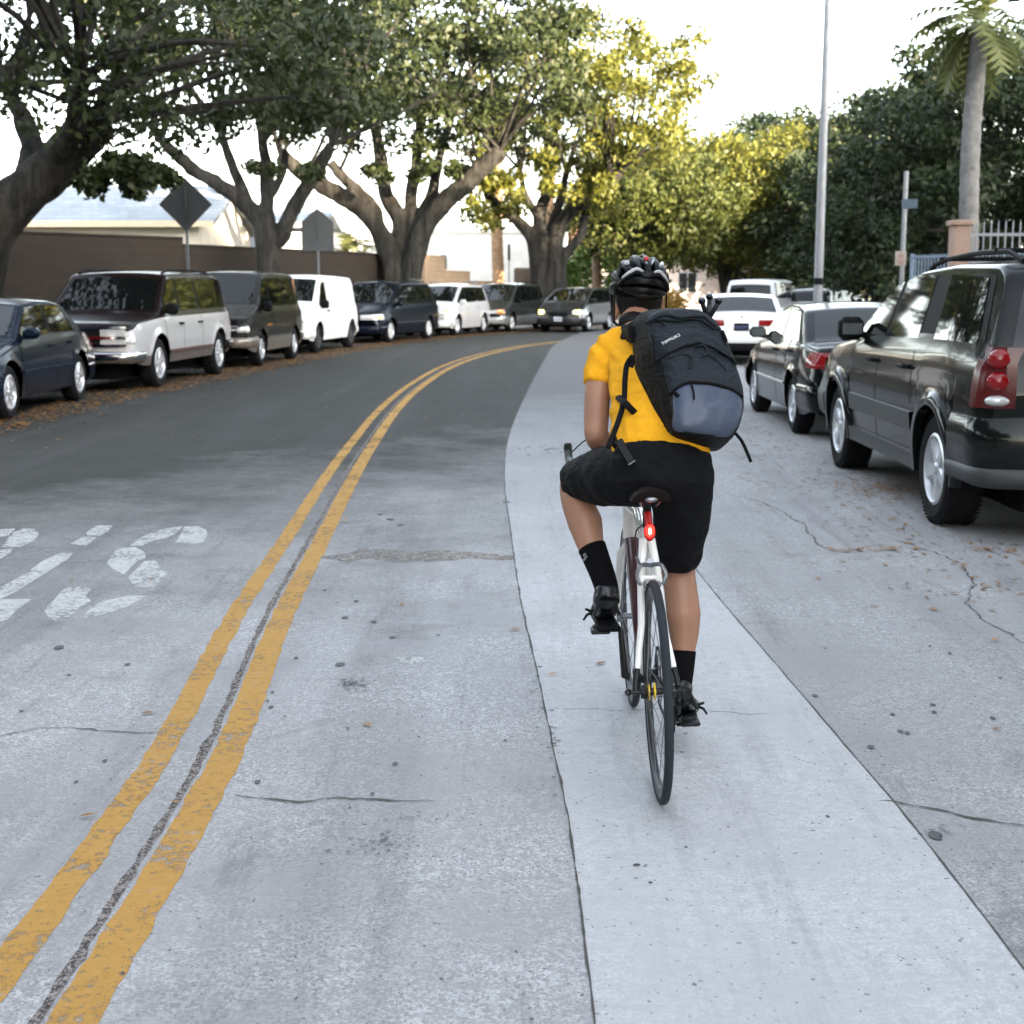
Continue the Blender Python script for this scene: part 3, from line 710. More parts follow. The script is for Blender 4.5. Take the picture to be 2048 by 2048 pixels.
def sub_extra(**k):
    generic((.10,.52,.72,.84),(.10,.72,.85,1.25),bump=None,plateF=.52)(**k); front,band,strip,root=k['front'],k['band'],k['strip'],k['root']
    o=front('grille',1,-.74,.74,.68,.98,.01,M_trim)
    for z in(.69,.80,.95): front('grille_bar',1,-.86,.86,z,z+.035,.035,M_chrome,parent=o)
    for sd in(1,-1): front('headlight',1,sd*.48,sd*.84,.84,.94,.022,M_lamp); front('indicator_lamp',1,sd*.48,sd*.84,.72,.79,.022,M_lamp)
    band('bumper',1,.45,.44,.62,.06,M_chrome); band('bumper',-1,.5,.45,.62,.06,M_chrome)
    strip('side_moulding',k['xr']+k['Ra'],k['xf']-k['Ra'],.52,.58,.02,mat('brown_stripe',(.09,.05,.04),.5)); strip('marker_lamp',-h+.2,-h+.3,.86,.9,.02,M_amber)
    for dx in (.35,): rails(root,k['T'],k['yt'],k['wp'],-2.3,.5,M_trim,.04)
car('parked_wagon','long two tone off-roader, silver white flanks under a dark maroon bonnet and roof',(-5.52,22.0),(-5.28,25.35),dict(L=5.62,W=1.96,wb=3.34,r=.385,off=-.12,cat='car',tyw=.25,Ra=.47,flare=.02,
  top=[(-h,.8),(-h+.04,1.15),(-h+.30,1.72),(-h+.6,1.80),(-.5,1.83),(.55,1.80),(1.32,1.20),(1.5,1.15),(2.5,1.06),(h-.08,1.02),(h,.9)],belt=[(-h,1.12),(1.3,1.09),(2.4,1.02),(h,.9)],
  mats=[mat('lower_brown_paint',(.10,.08,.075),.5),sil,mar],zsplit=.54,sill=.38,ws=(.66,1.30),rw=(-h+.07,-h+.28),tum=.2,kf=.06,kr=.05,lean=.0,leanr=0,tf=.02,rc=.05,crease=0,spokes=8,spw=.07,rim=.24,
  dlo=[(-2.62,1.25,-2.5,.78,1.12,1.72,1.70)],win=[(.34,1.18,.34,.74,1.15,1.70,1.68),(-.72,.26,-.72,.26,1.15,1.71,1.70),(-2.5,-.82,-2.42,-.82,1.15,1.69,1.71)],
  doors=[[(1.22,1.08),(1.2,.6),(1.05,.42)],[(.3,1.1),(.3,.42)],[(-.77,1.1),(-.77,.42)]],handles=[(.42,.98),(-.62,.98)],hm=M_trim,mirror=(1.05,1.22),mh=.18,extra=sub_extra))
gold=paint('tan_metallic',(.22,.19,.16),.4); dkg=paint('dark_olive_grey_paint',(.018,.018,.016),.3,.25,.6)
h=2.4
def astro_extra(**k):
    generic((.08,.52,.70,.82),(.08,.7,.9,1.2),bump=(.40,.60,.05),bumpm=gold,plateF=None)(**k); front=k['front']
    o=front('grille',1,-.72,.72,.68,.94,.012,M_trim); front('grille_bar',1,-.74,.74,.80,.825,.03,M_chrome,parent=o); front('badge',1,-.1,.08,.84,.9,.03,M_chrome,parent=o)
    k['strip']('marker_lamp',.6,1.0,.80,.83,.01,M_amber); k['strip']('side_moulding',k['xr']+k['Ra'],k['xf']-k['Ra'],.56,.60,.012,M_chrome)
car('parked_van','dark grey passenger van with tan bumper and sills behind the two tone off-roader',(-5.0,28.15),(-4.78,30.95),dict(L=4.8,W=1.95,wb=2.82,r=.345,off=-.05,cat='van',tyw=.22,
  top=[(-h,.8),(-h+.04,1.2),(-h+.14,1.76),(-h+.4,1.86),(-.4,1.90),(.6,1.87),(1.42,1.24),(1.6,1.17),(2.2,1.02),(h-.06,.96),(h,.85)],belt=[(-h,1.10),(1.4,1.08),(2.2,.98),(h,.82)],mats=[gold,dkg,dkg],zsplit=.57,sill=.30,
  ws=(.72,1.40),rw=None,tum=.16,kf=.08,kr=.04,lean=0,leanr=0,tf=.03,crease=0,spokes=8,rim=.2,
  dlo=[(-2.25,1.35,-2.2,.85,1.12,1.78,1.74)],win=[(.45,1.25,.45,.84,1.15,1.75,1.72),(-.75,.38,-.75,.38,1.15,1.76,1.75),(-2.15,-.83,-2.12,-.83,1.15,1.76,1.76)],
  doors=[[(1.3,1.05),(1.25,.4)],[(.42,1.1),(.42,.34)],[(-.8,1.1),(-.8,.34)]],handles=[(.55,1.0)],hm=M_trim,mirror=(1.15,1.18),mh=.2,extra=astro_extra))
wht=paint('white_paint',(.74,.74,.73),0,.35,.6)
h=2.45
def wv_extra(**k):
    generic((.08,.5,.74,.86),(.08,.75,.9,1.2),bump=(.36,.56,.04),bumpm=wht,plateF=None)(**k); o=k['front']('grille',1,-.70,.70,.70,.90,.012,M_trim)
    k['front']('headlight',1,-.84,-.52,.72,.88,.024,M_lamp); k['front']('headlight',1,.52,.84,.72,.88,.024,M_lamp)
car('parked_van','plain white cargo van without side windows parked under the school sign',(-4.66,33.9),(-4.22,37.0),dict(L=5.0,W=1.95,wb=3.1,r=.35,off=-.05,cat='van',tyw=.22,
  top=[(-2.5,.8),(-2.46,1.2),(-2.30,1.74),(-2.1,1.84),(-.4,1.88),(.7,1.84),(1.45,1.22),(1.65,1.14),(2.25,1.02),(2.44,.95),(2.5,.85)],belt=[(-2.5,1.10),(1.4,1.07),(2.2,.98),(2.5,.82)],mats=[wht,wht,wht],sill=.30,
  ws=(.78,1.42),rw=None,tum=.14,kf=.1,kr=.06,lean=0,leanr=.02,tf=.03,spokes=6,rimm=M_steel,dlo=[],win=[(.55,1.28,.55,.88,1.13,1.70,1.68)],
  doors=[[(1.34,1.05),(1.28,.42)],[(.5,1.72),(.5,.34)],[(-.6,1.6),(-.6,.34)]],handles=[(.62,1.0)],hm=M_trim,mirror=(1.15,1.16),mh=.2,extra=wv_extra))
dbl=paint('midnight_blue_paint',(.0035,.006,.013),.2,.25,.6)
def mv(L,H,W=1.92):
    h=L/2; return dict(L=L,W=W,wb=L*.6,r=.335,off=.0,tyw=.215,top=[(-h,.75),(-h+.04,1.05),(-h+.36,H-.14),(-h+.62,H-.04),(-.5,H),(.35,H-.04),(1.35,1.12),(1.6,1.04),(h-.3,.86),(h-.06,.74),(h,.62)],
      belt=[(-h,1.04),(1.3,.98),(h-.4,.82),(h,.64)],sill=.25,ws=(.45,1.34),rw=(-h+.08,-h+.34),tum=.24,kf=.2,kr=.08,leanr=0,
      dlo=[(-h+.35,1.28,-h+.55,.62,1.06,H-.13,H-.13)],win=[(.35,1.18,.35,.6,1.08,H-.13,H-.15),(-.75,.28,-.75,.28,1.08,H-.13,H-.13),(-h+.5,-.83,-h+.66,-.83,1.08,H-.14,H-.13)],
      doors=[[(1.2,.96),(1.15,.35)],[(.32,1.0),(.32,.3)],[(-.8,1.0),(-.8,.3)]],handles=[(.42,.92),(-.65,.92)],mirror=(1.0,1.1),mh=.15)
d=mv(5.1,1.76); d.update(mats=[dbl,dbl,dbl],cat='car',spokes=7,mm=dbl,extra=generic((.42,.4,.66,.82),(.12,.7,.9,1.2),grille=(.38,.62,.74),bump=(.28,.48,.03),bumpm=dbl,rail=(-1.9,.3),sidem=(.54,.59,M_chrome),railm=M_chrome,amber=(.30,.78,.70,.76)))
car('parked_minivan','dark blue minivan with chrome side strips behind the white cargo van',(-3.46,40.4),(-2.55,43.3),d)
pearl=paint('pearl_silver_paint',(.60,.61,.62),.25,.3)
d=mv(4.55,1.70,1.82); d.update(mats=[pearl,pearl,pearl],cat='car',spokes=5,mm=pearl,flare=.02,extra=generic((.38,.45,.70,.84),(.12,.7,.8,1.15),grille=(.40,.66,.76),bump=(.30,.52,.03),rail=(-1.6,.1),railm=M_chrome,amber=(.22,.80,.76,.82)))
car('parked_crossover','pearl silver crossover with roof rails between the two minivans',(-1.78,45.9),(-.98,48.5),d)
gsil=paint('grey_silver_paint',(.30,.31,.31),.5); gdk=paint('slate_green_paint',(.03,.035,.034),.4)
d=mv(4.95,1.74); d.update(mats=[gsil,gdk,gdk],cat='car',zsplit=.58,spokes=6,mm=M_trim,extra=generic((.22,.42,.66,.80),(.12,.7,.9,1.2),grille=(.34,.64,.76),bump=(.30,.54,.03),bumpm=gsil,rail=(-1.8,.2),amber=(.20,.70,.66,.80)))
car('parked_minivan','slate grey minivan with silver bumper, farthest parked car before the lit up one',(.0,50.2),(1.05,53.0),d)
lsil=paint('light_silver_paint',(.42,.44,.46),.5)
d=mv(4.5,1.52,1.78); d.update(mats=[lsil,lsil,lsil],cat='car',extra=generic((.32,.45,.62,.74),(.12,.7,.8,1.0),grille=(.30,.58,.68),bump=(.28,.48,.03)))
car('parked_car','small light silver car half hidden behind the oncoming car with lit lamps',(1.75,57.2),(3.1,59.6),d)
onc=paint('graphite_reflection_paint',(.018,.018,.019),.3)
def onc_extra(**k):
    generic((.50,.50,.62,.80),(.12,.7,.8,1.1),grille=(.34,.58,.68),bump=(.26,.50,.03),bumpm=onc,plateF=.47)(**k)
    for sd in(1,-1): k['front']('lit_lamp',1,sd*.58,sd*.76,.66,.78,.03,M_lit)
d=mv(4.4,1.58,1.80); d.update(mats=[onc,gsil,onc],cat='car',zsplit=.3,spokes=6,mm=onc,extra=onc_extra)  # dark bonnet and silver flanks: reflections painted into the body colours
car('moving_car','grey hatchback driving round the bend with two amber lamps lit',(2.72,50.0),(3.62,52.5),d)
# --- right row ------------------------------------------------
tb=paint('charcoal_green_paint',(.008,.0095,.009),.3,.15,.9); M_clad=mat('grey_cladding',(.03,.033,.034),.5,.1,bump=.15,bscale=300)
h=2.48
def tb_extra(root,band,front,strip,seam,T,B,ys,wp,yt,topz,x0,x1,xf,xr,W,Ra,za,sill,plate,toppanel,**k):
    # rear bumper, painted upper and dark step
    band('bumper',-1,xr-Ra-x0-.03,.40,.78,.045,tb); band('bumper_step',-1,xr-Ra-x0-.03,.36,.50,.06,M_clad)
    for sd in(1,-1):
        o=band('tail_light',-1,.16,.84,1.20,.018,mat('lamp_housing',(.07,.002,.003),.25),.74,(sd,),n_=6)
        c=wp((x0,sd*.77,1))
        for z,m,rr in((1.13,M_red,.062),(1.0,M_red,.062)):
            g=MB(); g.sphere((x0+.10,sd*.825,z),(.055,.078,rr),14,10); g.obj('lamp_lens',m,o)
        g=MB(); g.sphere((x0+.095,sd*.83,.885),(.055,.08,.035),14,10); g.obj('reversing_lamp',M_lamp,o)
        front('reflector',-1,sd*.66,sd*.42,.56,.62,.055,M_red)
        band('headlight',1,.2,.82,1.0,.012,M_lamp,.5,(sd,))
        # thick moulded wheel arches
        for c in(xf,xr):
            g=MB(); rings=[]
            for i in range(25):
                a=math.pi*(-.06+1.12*i/24); ring=[]
                for rr,o_ in((Ra-.015,-.03),(Ra-.012,.030),(Ra+.03,.040),(Ra+.075,.022),(Ra+.085,-.005)):
                    x=c+math.cos(a)*rr; z=max(za+math.sin(a)*rr,.3); ring.append(wp((x,sd*(ys(x,z)+o_-.01),z)))
                rings.append(ring)
            g.loft(rings,False,False); g.obj('wheel_arch_moulding',tb,root,angle=50)
    front('grille',1,-.55,.55,.7,.95,.02,M_trim); band('bumper',1,.5,.4,.66,.04,M_clad)
    strip('side_moulding',xr+Ra+.09,xf-Ra-.09,.56,.70,.022,M_clad); strip('sill_panel',xr+Ra+.06,xf-Ra-.06,.30,.42,.03,M_clad)
    rails(root,T,yt,wp,-2.0,.15,M_trim,.06,.15)
    for x in(-1.5,-.3):
        g=MB(); g.tube([wp((x,-yt(x)+.13,T(x)+.05)),wp((x,yt(x)-.13,T(x)+.05))],.016,6); g.obj('roof_crossbar',M_trim,root)
    # tailgate: seam, window, handle
    toppanel('spoiler',-h+.30,-h+.42,.10,.02,tb)
    g=MB(); g.tube([wp((x0,.62,.80))-Vector((.01,0,0)),wp((x0,.64,1.22))-Vector((-.03,0,0))],.006,5); g.tube([wp((x0,-.62,.80))-Vector((.01,0,0)),wp((x0,-.64,1.22))-Vector((-.03,0,0))],.006,5); g.obj('tailgate_seam',M_under,root)
    plate(-1,.72)
    g=MB(); g.tube([(x0+.45,.45,.3),(x0+.02,.45,.27)],.03,8); g.obj('exhaust_pipe',M_steel,root)
car('parked_offroader','charcoal off-roader with moulded wheel arches, nearest parked vehicle on the right',(2.85,12.14),(2.80,9.19),dict(L=4.96,W=1.93,wb=2.95,r=.365,off=-.02,cat='car',tyw=.25,Ra=.435,flare=.02,tread=1,
  top=[(-h,.8),(-h+.03,1.17),(-h+.28,1.66),(-h+.46,1.73),(-1.1,1.74),(-.3,1.705),(.30,1.61),(1.12,1.19),(1.35,1.14),(2.0,1.07),(h-.1,.98),(h,.8)],belt=[(-h,1.14),(-1.5,1.14),(1.0,1.10),(2.0,1.01),(h,.84)],
  mats=[tb,tb,tb],sill=.36,ws=(.38,1.1),rw=(-h+.05,-h+.27),wm=.05,tum=.30,kf=.12,kr=.12,lean=.05,leanr=.0,tf=.04,tr=.03,crease=1,spokes=5,spw=.12,rim=.235,
  dlo=[(-2.28,1.08,-2.02,.42,1.16,1.63,1.62)],win=[(.16,.98,.10,.40,1.185,1.635,1.60),(-.78,.06,-.74,.0,1.185,1.64,1.635),(-2.14,-1.18,-1.92,-1.1,1.19,1.61,1.635)],
  doors=[[(1.02,1.06),(1.02,.6),(.95,.40)],[(.11,1.14),(.11,.40)],[(-.84,1.14),(-.88,.95),(-.92,.75)],[(-1.1,1.64),(-1.16,1.16)]],handles=[(.26,1.0),(-.70,1.0)],hm=M_trim,mirror=(.84,1.22),mh=.19,mm=M_trim,extra=tb_extra))
blk=paint('black_paint',(.004,.0045,.006),.0,.12,.9); h=2.35
car('parked_sedan','glossy black sedan parked in front of the charcoal off-roader',(3.06,17.75),(3.02,15.05),dict(L=4.7,W=1.76,wb=2.68,r=.315,off=.02,cat='car',
  top=sedan_top(4.7,1.40,.96,1.0),belt=[(-h,.78),(-1.7,.95),(1.0,.89),(h,.64)],mats=[blk,blk,blk],ws=(.34,.98),rw=(-1.74,-1.16),spokes=10,spw=.04,
  dlo=[(-1.55,.98,-1.0,.38,.97,1.31,1.31)],win=[(-.30,.90,-.30,.36,.985,1.31,1.29),(-1.38,-.38,-.98,-.38,.99,1.29,1.31)],
  doors=[[(.98,.88),(.95,.5),(.88,.3)],[(-.34,.96),(-.34,.3)],[(-1.25,.96),(-1.12,.72),(-.98,.45)]],handles=[(-.18,.86),(-1.02,.88)],hm=blk,mirror=(.72,1.02),mh=.13,mm=blk,
  extra=generic((.34,.38,.58,.70),(.34,.42,.74,.90),grille=(.3,.5,.62),bump=(.30,.56,.03),bumpm=blk,plateR=.66,sidem=(.50,.53,M_chrome))))
h=2.3; w2=paint('bright_white_paint',(.78,.78,.78),0,.3,1)
def ws_extra(**k):
    generic((.34,.38,.6,.72),(.30,.34,.80,.92),bump=(.46,.72,.03),bumpm=w2,plateR=None)(**k); k['plate'](-1,.78,m=M_trim); k['band']('bumper_step',-1,.4,.30,.46,.025,M_trim)
    g=MB(); g.sphere((-h-.005,0,.99),(.012,.04,.04),10,6); g.obj('badge',M_chrome,k['root'])
car('parked_sedan','white sedan seen from behind beyond the rider, red lamps and dark plate',(4.20,31.9),(3.83,29.2),dict(L=4.6,W=1.84,wb=2.8,r=.33,off=0,cat='car',
  top=sedan_top(4.6,1.44,.98,1.06),belt=[(-h,.85),(-1.7,.97),(1.0,.9),(h,.66)],mats=[w2,w2,w2],ws=(.30,.95),rw=(-1.66,-1.1),
  dlo=[(-1.4,.98,-1.0,.35,.98,1.34,1.34)],win=[(-.30,.90,-.30,.33,1.0,1.34,1.32),(-1.3,-.38,-.98,-.38,1.0,1.32,1.34)],
  doors=[[(.98,.88),(.9,.3)],[(-.34,.96),(-.34,.3)]],handles=[(-.18,.86)],mirror=(.72,1.04),mm=w2,extra=ws_extra))
def box_suv(L,H,W,c,**kw):
    h=L/2; d=dict(L=L,W=W,wb=L*.58,r=.37,off=0,cat='car',top=[(-h,.8),(-h+.03,1.18),(-h+.16,H-.12),(-h+.36,H-.03),(-.4,H),(.45,H-.05),(1.2,1.2),(1.4,1.14),(h-.3,1.03),(h-.06,.95),(h,.8)],belt=[(-h,1.12),(1.1,1.08),(h-.4,.98),(h,.82)],
      mats=[c,c,c],sill=.34,ws=(.52,1.18),rw=(-h+.05,-h+.15),tum=.18,kf=.1,kr=.05,lean=0,leanr=0,dlo=[(-h+.2,1.14,-h+.3,.58,1.14,H-.13,H-.13)],
      win=[(.2,1.05,.2,.56,1.16,H-.14,H-.15),(-.75,.12,-.75,.12,1.16,H-.13,H-.14),(-h+.3,-.83,-h+.38,-.83,1.16,H-.14,H-.13)],doors=[[(.16,1.1),(.16,.4)],[(-.8,1.1),(-.8,.4)]],handles=[(.3,1.0)],mirror=(.9,1.22),mh=.17); d.update(kw); return d
car('parked_offroader','white off-roader with dark rear glass beyond the white sedan',(8.75,51.8),(7.55,49.1),box_suv(4.9,1.86,1.95,w2,extra=generic((.1,.6,.8,.95),(.1,.72,.85,1.3),bump=(.42,.62,.05),bumpm=w2,plateR=.8)))
beige=paint('cream_paint',(.55,.54,.50),.1)
car('parked_car','cream estate car with bluish rear glass in front of the lamp post',(11.3,52.8),(9.9,50.3),dict(mv(4.6,1.56,1.8),mats=[beige]*3,cat='car',rw=(-2.22,-1.75),extra=generic((.3,.4,.6,.74),(.12,.7,.85,1.1),bump=(.3,.5,.03),rail=(-1.6,.2))))
psil=paint('pickup_silver_paint',(.44,.45,.47),.4); h=2.8
def pk_extra(**k):
    generic((.1,.6,.8,.98),(.08,.86,.86,1.12),bump=(.42,.6,.06),bumpm=M_chrome,plateR=.52)(**k)
    g=MB(); g.box((-1.75,0,1.17),(1.9,1.5,.02)); g.obj('cargo_bed',M_trim,k['root'],smooth=False)
    k['toppanel']('back_glass',-.72,-.60,.14,.01,M_glass)
car('parked_pickup','silver crew cab pickup truck, farthest vehicle in the right row',(15.4,64.2),(13.6,61.2),dict(L=5.6,W=1.96,wb=3.5,r=.39,off=0,cat='pickup truck',
  top=[(-h,.8),(-h+.04,1.16),(-h+.2,1.2),(-.9,1.2),(-.76,1.24),(-.58,1.78),(-.4,1.85),(.5,1.84),(1.25,1.22),(1.45,1.16),(2.5,1.06),(h-.06,1.0),(h,.85)],belt=[(-h,1.12),(1.2,1.1),(2.4,1.0),(h,.85)],mats=[psil]*3,sill=.4,Ra=.47,
  ws=(.62,1.22),rw=None,tum=.2,kf=.08,kr=.03,lean=0,leanr=0,dlo=[(-.68,1.18,-.48,.66,1.15,1.74,1.72)],win=[(.3,1.08,.3,.66,1.17,1.73,1.71),(-.6,.22,-.5,.22,1.17,1.72,1.73)],doors=[[(.26,1.1),(.26,.45)]],handles=[(.4,1.0)],mirror=(.95,1.26),mh=.2,mm=psil,extra=pk_extra))
# ================================================================ surroundings
def shadow_ridge_mesh():
    mb=MB(); nx,ny=60,10; v=[]
    for i in range(nx+1):
        for j in range(ny+1):
            x=10+290*i/nx; y=-84-60*j/ny; t=math.sin(math.pi*min(1,.12+j/ny)); e=min(1,i/8,(nx-i)/8)
            z=38.0*min(1,max(0,t)*1.6)**.5*(e**.5)*(1+.11*max(0,min(1,(x-131)/10)))*(1+.02*noise.noise(Vector((x*.03,y*.05,0)))) if j>0 else -.2
            v.append((x,y,z))
    mb.add(v,[(i*(ny+1)+j,i*(ny+1)+j+1,(i+1)*(ny+1)+j+1,(i+1)*(ny+1)+j) for i in range(nx) for j in range(ny)]); return mb
tag(shadow_ridge_mesh().obj('shadow_ridge',M_dirt),kind='structure')  # unseen ridge added behind the camera to throw the street into shadow
def brickmat(name,c1,c2,mort,sx=1,bw=.40,bh=.20):
    m=bpy.data.materials.new(name); m.use_nodes=True; l=m.node_tree.links; b=m.node_tree.nodes['Principled BSDF']; b.inputs['Roughness'].default_value=.9
    tc=N(m,'ShaderNodeTexCoord'); sp=N(m,'ShaderNodeSeparateXYZ'); l.new(tc.outputs['Object'],sp.inputs[0]); cb=N(m,'ShaderNodeCombineXYZ')
    l.new(sp.outputs[0],cb.inputs[0]); l.new(sp.outputs[2],cb.inputs[1])
    br=N(m,'ShaderNodeTexBrick'); br.inputs['Color1'].default_value=(*c1,1); br.inputs['Color2'].default_value=(*c2,1); br.inputs['Mortar'].default_value=(*mort,1)
    br.inputs['Scale'].default_value=1; br.inputs['Brick Width'].default_value=bw; br.inputs['Row Height'].default_value=bh; br.inputs['Mortar Size'].default_value=.008
    l.new(cb.outputs[0],br.inputs['Vector']); nz=noise_node(m,tc.outputs['Object'],1.2,6,.7)
    c=mixc(m,ramp(m,nz,.3,.7),br.outputs[0],mixc(m,.5,br.outputs[0],tuple(k*.5 for k in c1))); l.new(c,b.inputs['Base Color'])
    bp=N(m,'ShaderNodeBump'); bp.inputs['Distance'].default_value=.01; l.new(br.outputs[1],bp.inputs['Height']); bp.invert=True; l.new(bp.outputs[0],b.inputs['Normal'])
    return m
M_brick=brickmat('brown_block',(.026,.018,.011),(.019,.013,.009),(.013,.009,.007)); M_tan=brickmat('tan_block',(.42,.30,.20),(.38,.27,.18),(.3,.22,.16))
def wall(name,label,segs,m,th=.2):
    root=empty(name,(segs[0][0][0],segs[0][0][1],0)); tag(root,label,'wall')
    for (a,b,h) in segs:
        a=Vector(a);b=Vector(b); L=(b-a).length; mb=MB(); mb.box((L/2,0,h/2),(L,th,h)); o=mb.obj('wall_panel',m,root,smooth=False)
        an=math.atan2(b.y-a.y,b.x-a.x); o.location=(a.x-segs[0][0][0],a.y-segs[0][0][1],0); o.rotation_euler=(0,0,an)
        mb=MB(); mb.box((L/2,0,h+.03),(L-.01,th+.06,.06),bev=.01); c=mb.obj('coping',m,o)
    return root
wall('block_wall','long brown concrete block wall behind the left row of cars',[((-13.6,-45),(-13.6,20),2.82),((-13.6,20),(-12.2,33),2.82),((-12.2,33),(-8.75,37.6),2.82),((-8.75,37.6),(-7.0,41.3),2.64),((-7.0,41.3),(-3.7,50),2.64)],M_brick)
wall('garden_wall','tan garden wall stepping down beyond the big forked tree',[((-3.4,54),(-2.8,57.5),2.75),((-2.8,57.5),(-1.9,61),2.2),((-1.9,61),(-.8,66),1.8)],M_tan)
def stucco(name,c): return mat(name,c,.9,var=.08,vscale=1.5,bump=.2,bscale=60)
M_white=stucco('white_stucco',(.74,.72,.68)); M_pale=stucco('pale_stucco',(.62,.58,.50)); M_fr=mat('window_frame',(.6,.6,.6),.5); M_roofb=brickmat('blue_grey_shingles',(.30,.34,.38),(.36,.40,.44),(.24,.27,.3),bw=.3,bh=.14)
M_dark=mat('dark_window',(.03,.035,.04),.08)
def window(root,x,y,z,w_,h_,ny=-1):
    mb=MB(); t=.07
    for (cx,cz,a,b) in((0,h_/2,w_+t,t),(0,-h_/2,w_+t,t),(-w_/2,0,t,h_-t),(w_/2,0,t,h_-t),(0,0,.04,h_-t)): mb.box((x+cx,y+ny*.04,z+cz),(a,.08,b))
    f=mb.obj('window',M_fr,root,smooth=False); mb=MB(); mb.box((x,y+ny*.012,z),(w_-.02,.02,h_-.02)); mb.obj('pane',M_dark,f,smooth=False)
def house(name,label,c,w_,d_,ez,rz,mw,mr,wins=(),rot=0,fas=None,cat='house',door=None):
    root=empty(name,(c[0],c[1],0),rot); tag(root,label,cat)
    mb=MB(); mb.box((0,0,ez/2),(w_,d_,ez)); mb.obj('wall',mw,root,smooth=False)
    if rz>ez:
        o=.6; mb=MB(); mb.add([(-w_/2-o,-d_/2-o,ez-.02),(w_/2+o,-d_/2-o,ez-.02),(w_/2+o,0,rz),(-w_/2-o,0,rz),(-w_/2-o,d_/2+o,ez-.02),(w_/2+o,d_/2+o,ez-.02),
          (-w_/2-o,-d_/2-o,ez+.12),(w_/2+o,-d_/2-o,ez+.12),(w_/2+o,0,rz+.14),(-w_/2-o,0,rz+.14),(-w_/2-o,d_/2+o,ez+.12),(w_/2+o,d_/2+o,ez+.12)],
          [(6,7,8,9),(9,8,11,10),(0,3,2,1),(3,4,5,2),(0,1,7,6),(4,10,11,5),(0,6,9,3),(3,9,10,4),(1,2,8,7),(2,5,11,8)]); mb.obj('roof',mr,root,smooth=False)
        mb=MB(); mb.box((0,-d_/2-o-.03,ez+.04),(w_+2*o,.05,.2)); mb.obj('fascia',fas or M_fr,root,smooth=False)
        for sx in(-1,1): mb=MB(); mb.add([(sx*w_/2,-d_/2,ez),(sx*w_/2,d_/2,ez),(sx*w_/2,0,rz-.1)],[(0,1,2)]); mb.obj('gable',mw,root,smooth=False)
    else:
        mb=MB(); mb.box((0,0,ez+.12),(w_+.2,d_+.2,.24),bev=.03); mb.obj('parapet',mw,root)
    for (x,z,a,b) in wins: window(root,x,-d_/2,z,a,b)
    return root
house('house','low house with blue grey shingle roof behind the block wall at far left',(-15.2,51),10,9,3.55,5.0,M_pale,M_roofb,[(-3,1.9,1.4,1.2),(0,1.9,1.6,1.2),(3,1.9,1.4,1.2)],fas=mat('cream_fascia',(.75,.6,.42),.7))
house('house','small grey blue outbuilding behind the wall beside the diamond sign',(-10.6,60),5,5,4.0,4.6,stucco('grey_blue_stucco',(.40,.44,.50)),M_roofb,[(0,2.4,1.2,1.2)])
house('commercial_building','long low white building with a flat roof beyond the bend',(-9,86),24,10,4.6,0,M_white,M_white,[(-8,2.4,2,1.4),(-4,2.4,2,1.4),(0,2.4,2,1.4)],cat='building')
mb=MB(); mb.box((0,0,0),(.35,.2,.8),bev=.05); o=mb.obj('wall_lamp',mat('dark_teal',(.02,.06,.07),.5),None,loc=(-3.9,80.85,3.0)); tag(o,'small dark lamp fixed to the white flat roofed building','wall lamp')
house('house','sunlit cream house with pink wall under the trees beyond the white cars',(11.5,97),14,8,4.2,5.6,stucco('pink_cream_stucco',(.80,.68,.62)),mat('terracotta',(.42,.2,.12),.9,var=.2,vscale=6),[(-4,1.9,1.5,1.3),(0,1.9,1.2,1.3),(4,1.9,1.5,1.3)])
# --- trees

def barkmat(name,c1,c2):
    def b(m,v):
        a=noise_node(m,N_(m,v,(5,5,.9)),1,6,.75,.5); d=noise_node(m,v,1.3,4,.6); c=mixc(m,ramp(m,a,.35,.65),c1,c2); c=mixc(m,ramp(m,d,.4,.7),c,mixc(m,.5,c,tuple(k*.35 for k in c1)))
        return c,mth(m,'ADD',a,mth(m,'MULTIPLY',noise_node(m,v,14,5,.7),.5))
    return surf(name,b,.95,.9,.06)
M_bark=barkmat('grey_bark',(.013,.0125,.011),(.058,.056,.051)); M_barkd=mat('brown_bark',(.16,.11,.07),.95,var=.3,vscale=3,bump=.9,bscale=10,dist=.05)
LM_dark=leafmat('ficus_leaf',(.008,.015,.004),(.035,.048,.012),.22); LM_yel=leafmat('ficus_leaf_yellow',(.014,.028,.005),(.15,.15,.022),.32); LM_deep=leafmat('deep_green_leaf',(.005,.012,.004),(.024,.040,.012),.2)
LM_olive=leafmat('olive_leaf',(.012,.024,.005),(.075,.088,.016),.3)
LM_lite=leafmat('bright_green_leaf',(.05,.11,.02),(.16,.24,.06),.35); LM_palm=leafmat('palm_leaf',(.05,.07,.02),(.14,.15,.05),.3)
nr=np.random.default_rng(5)
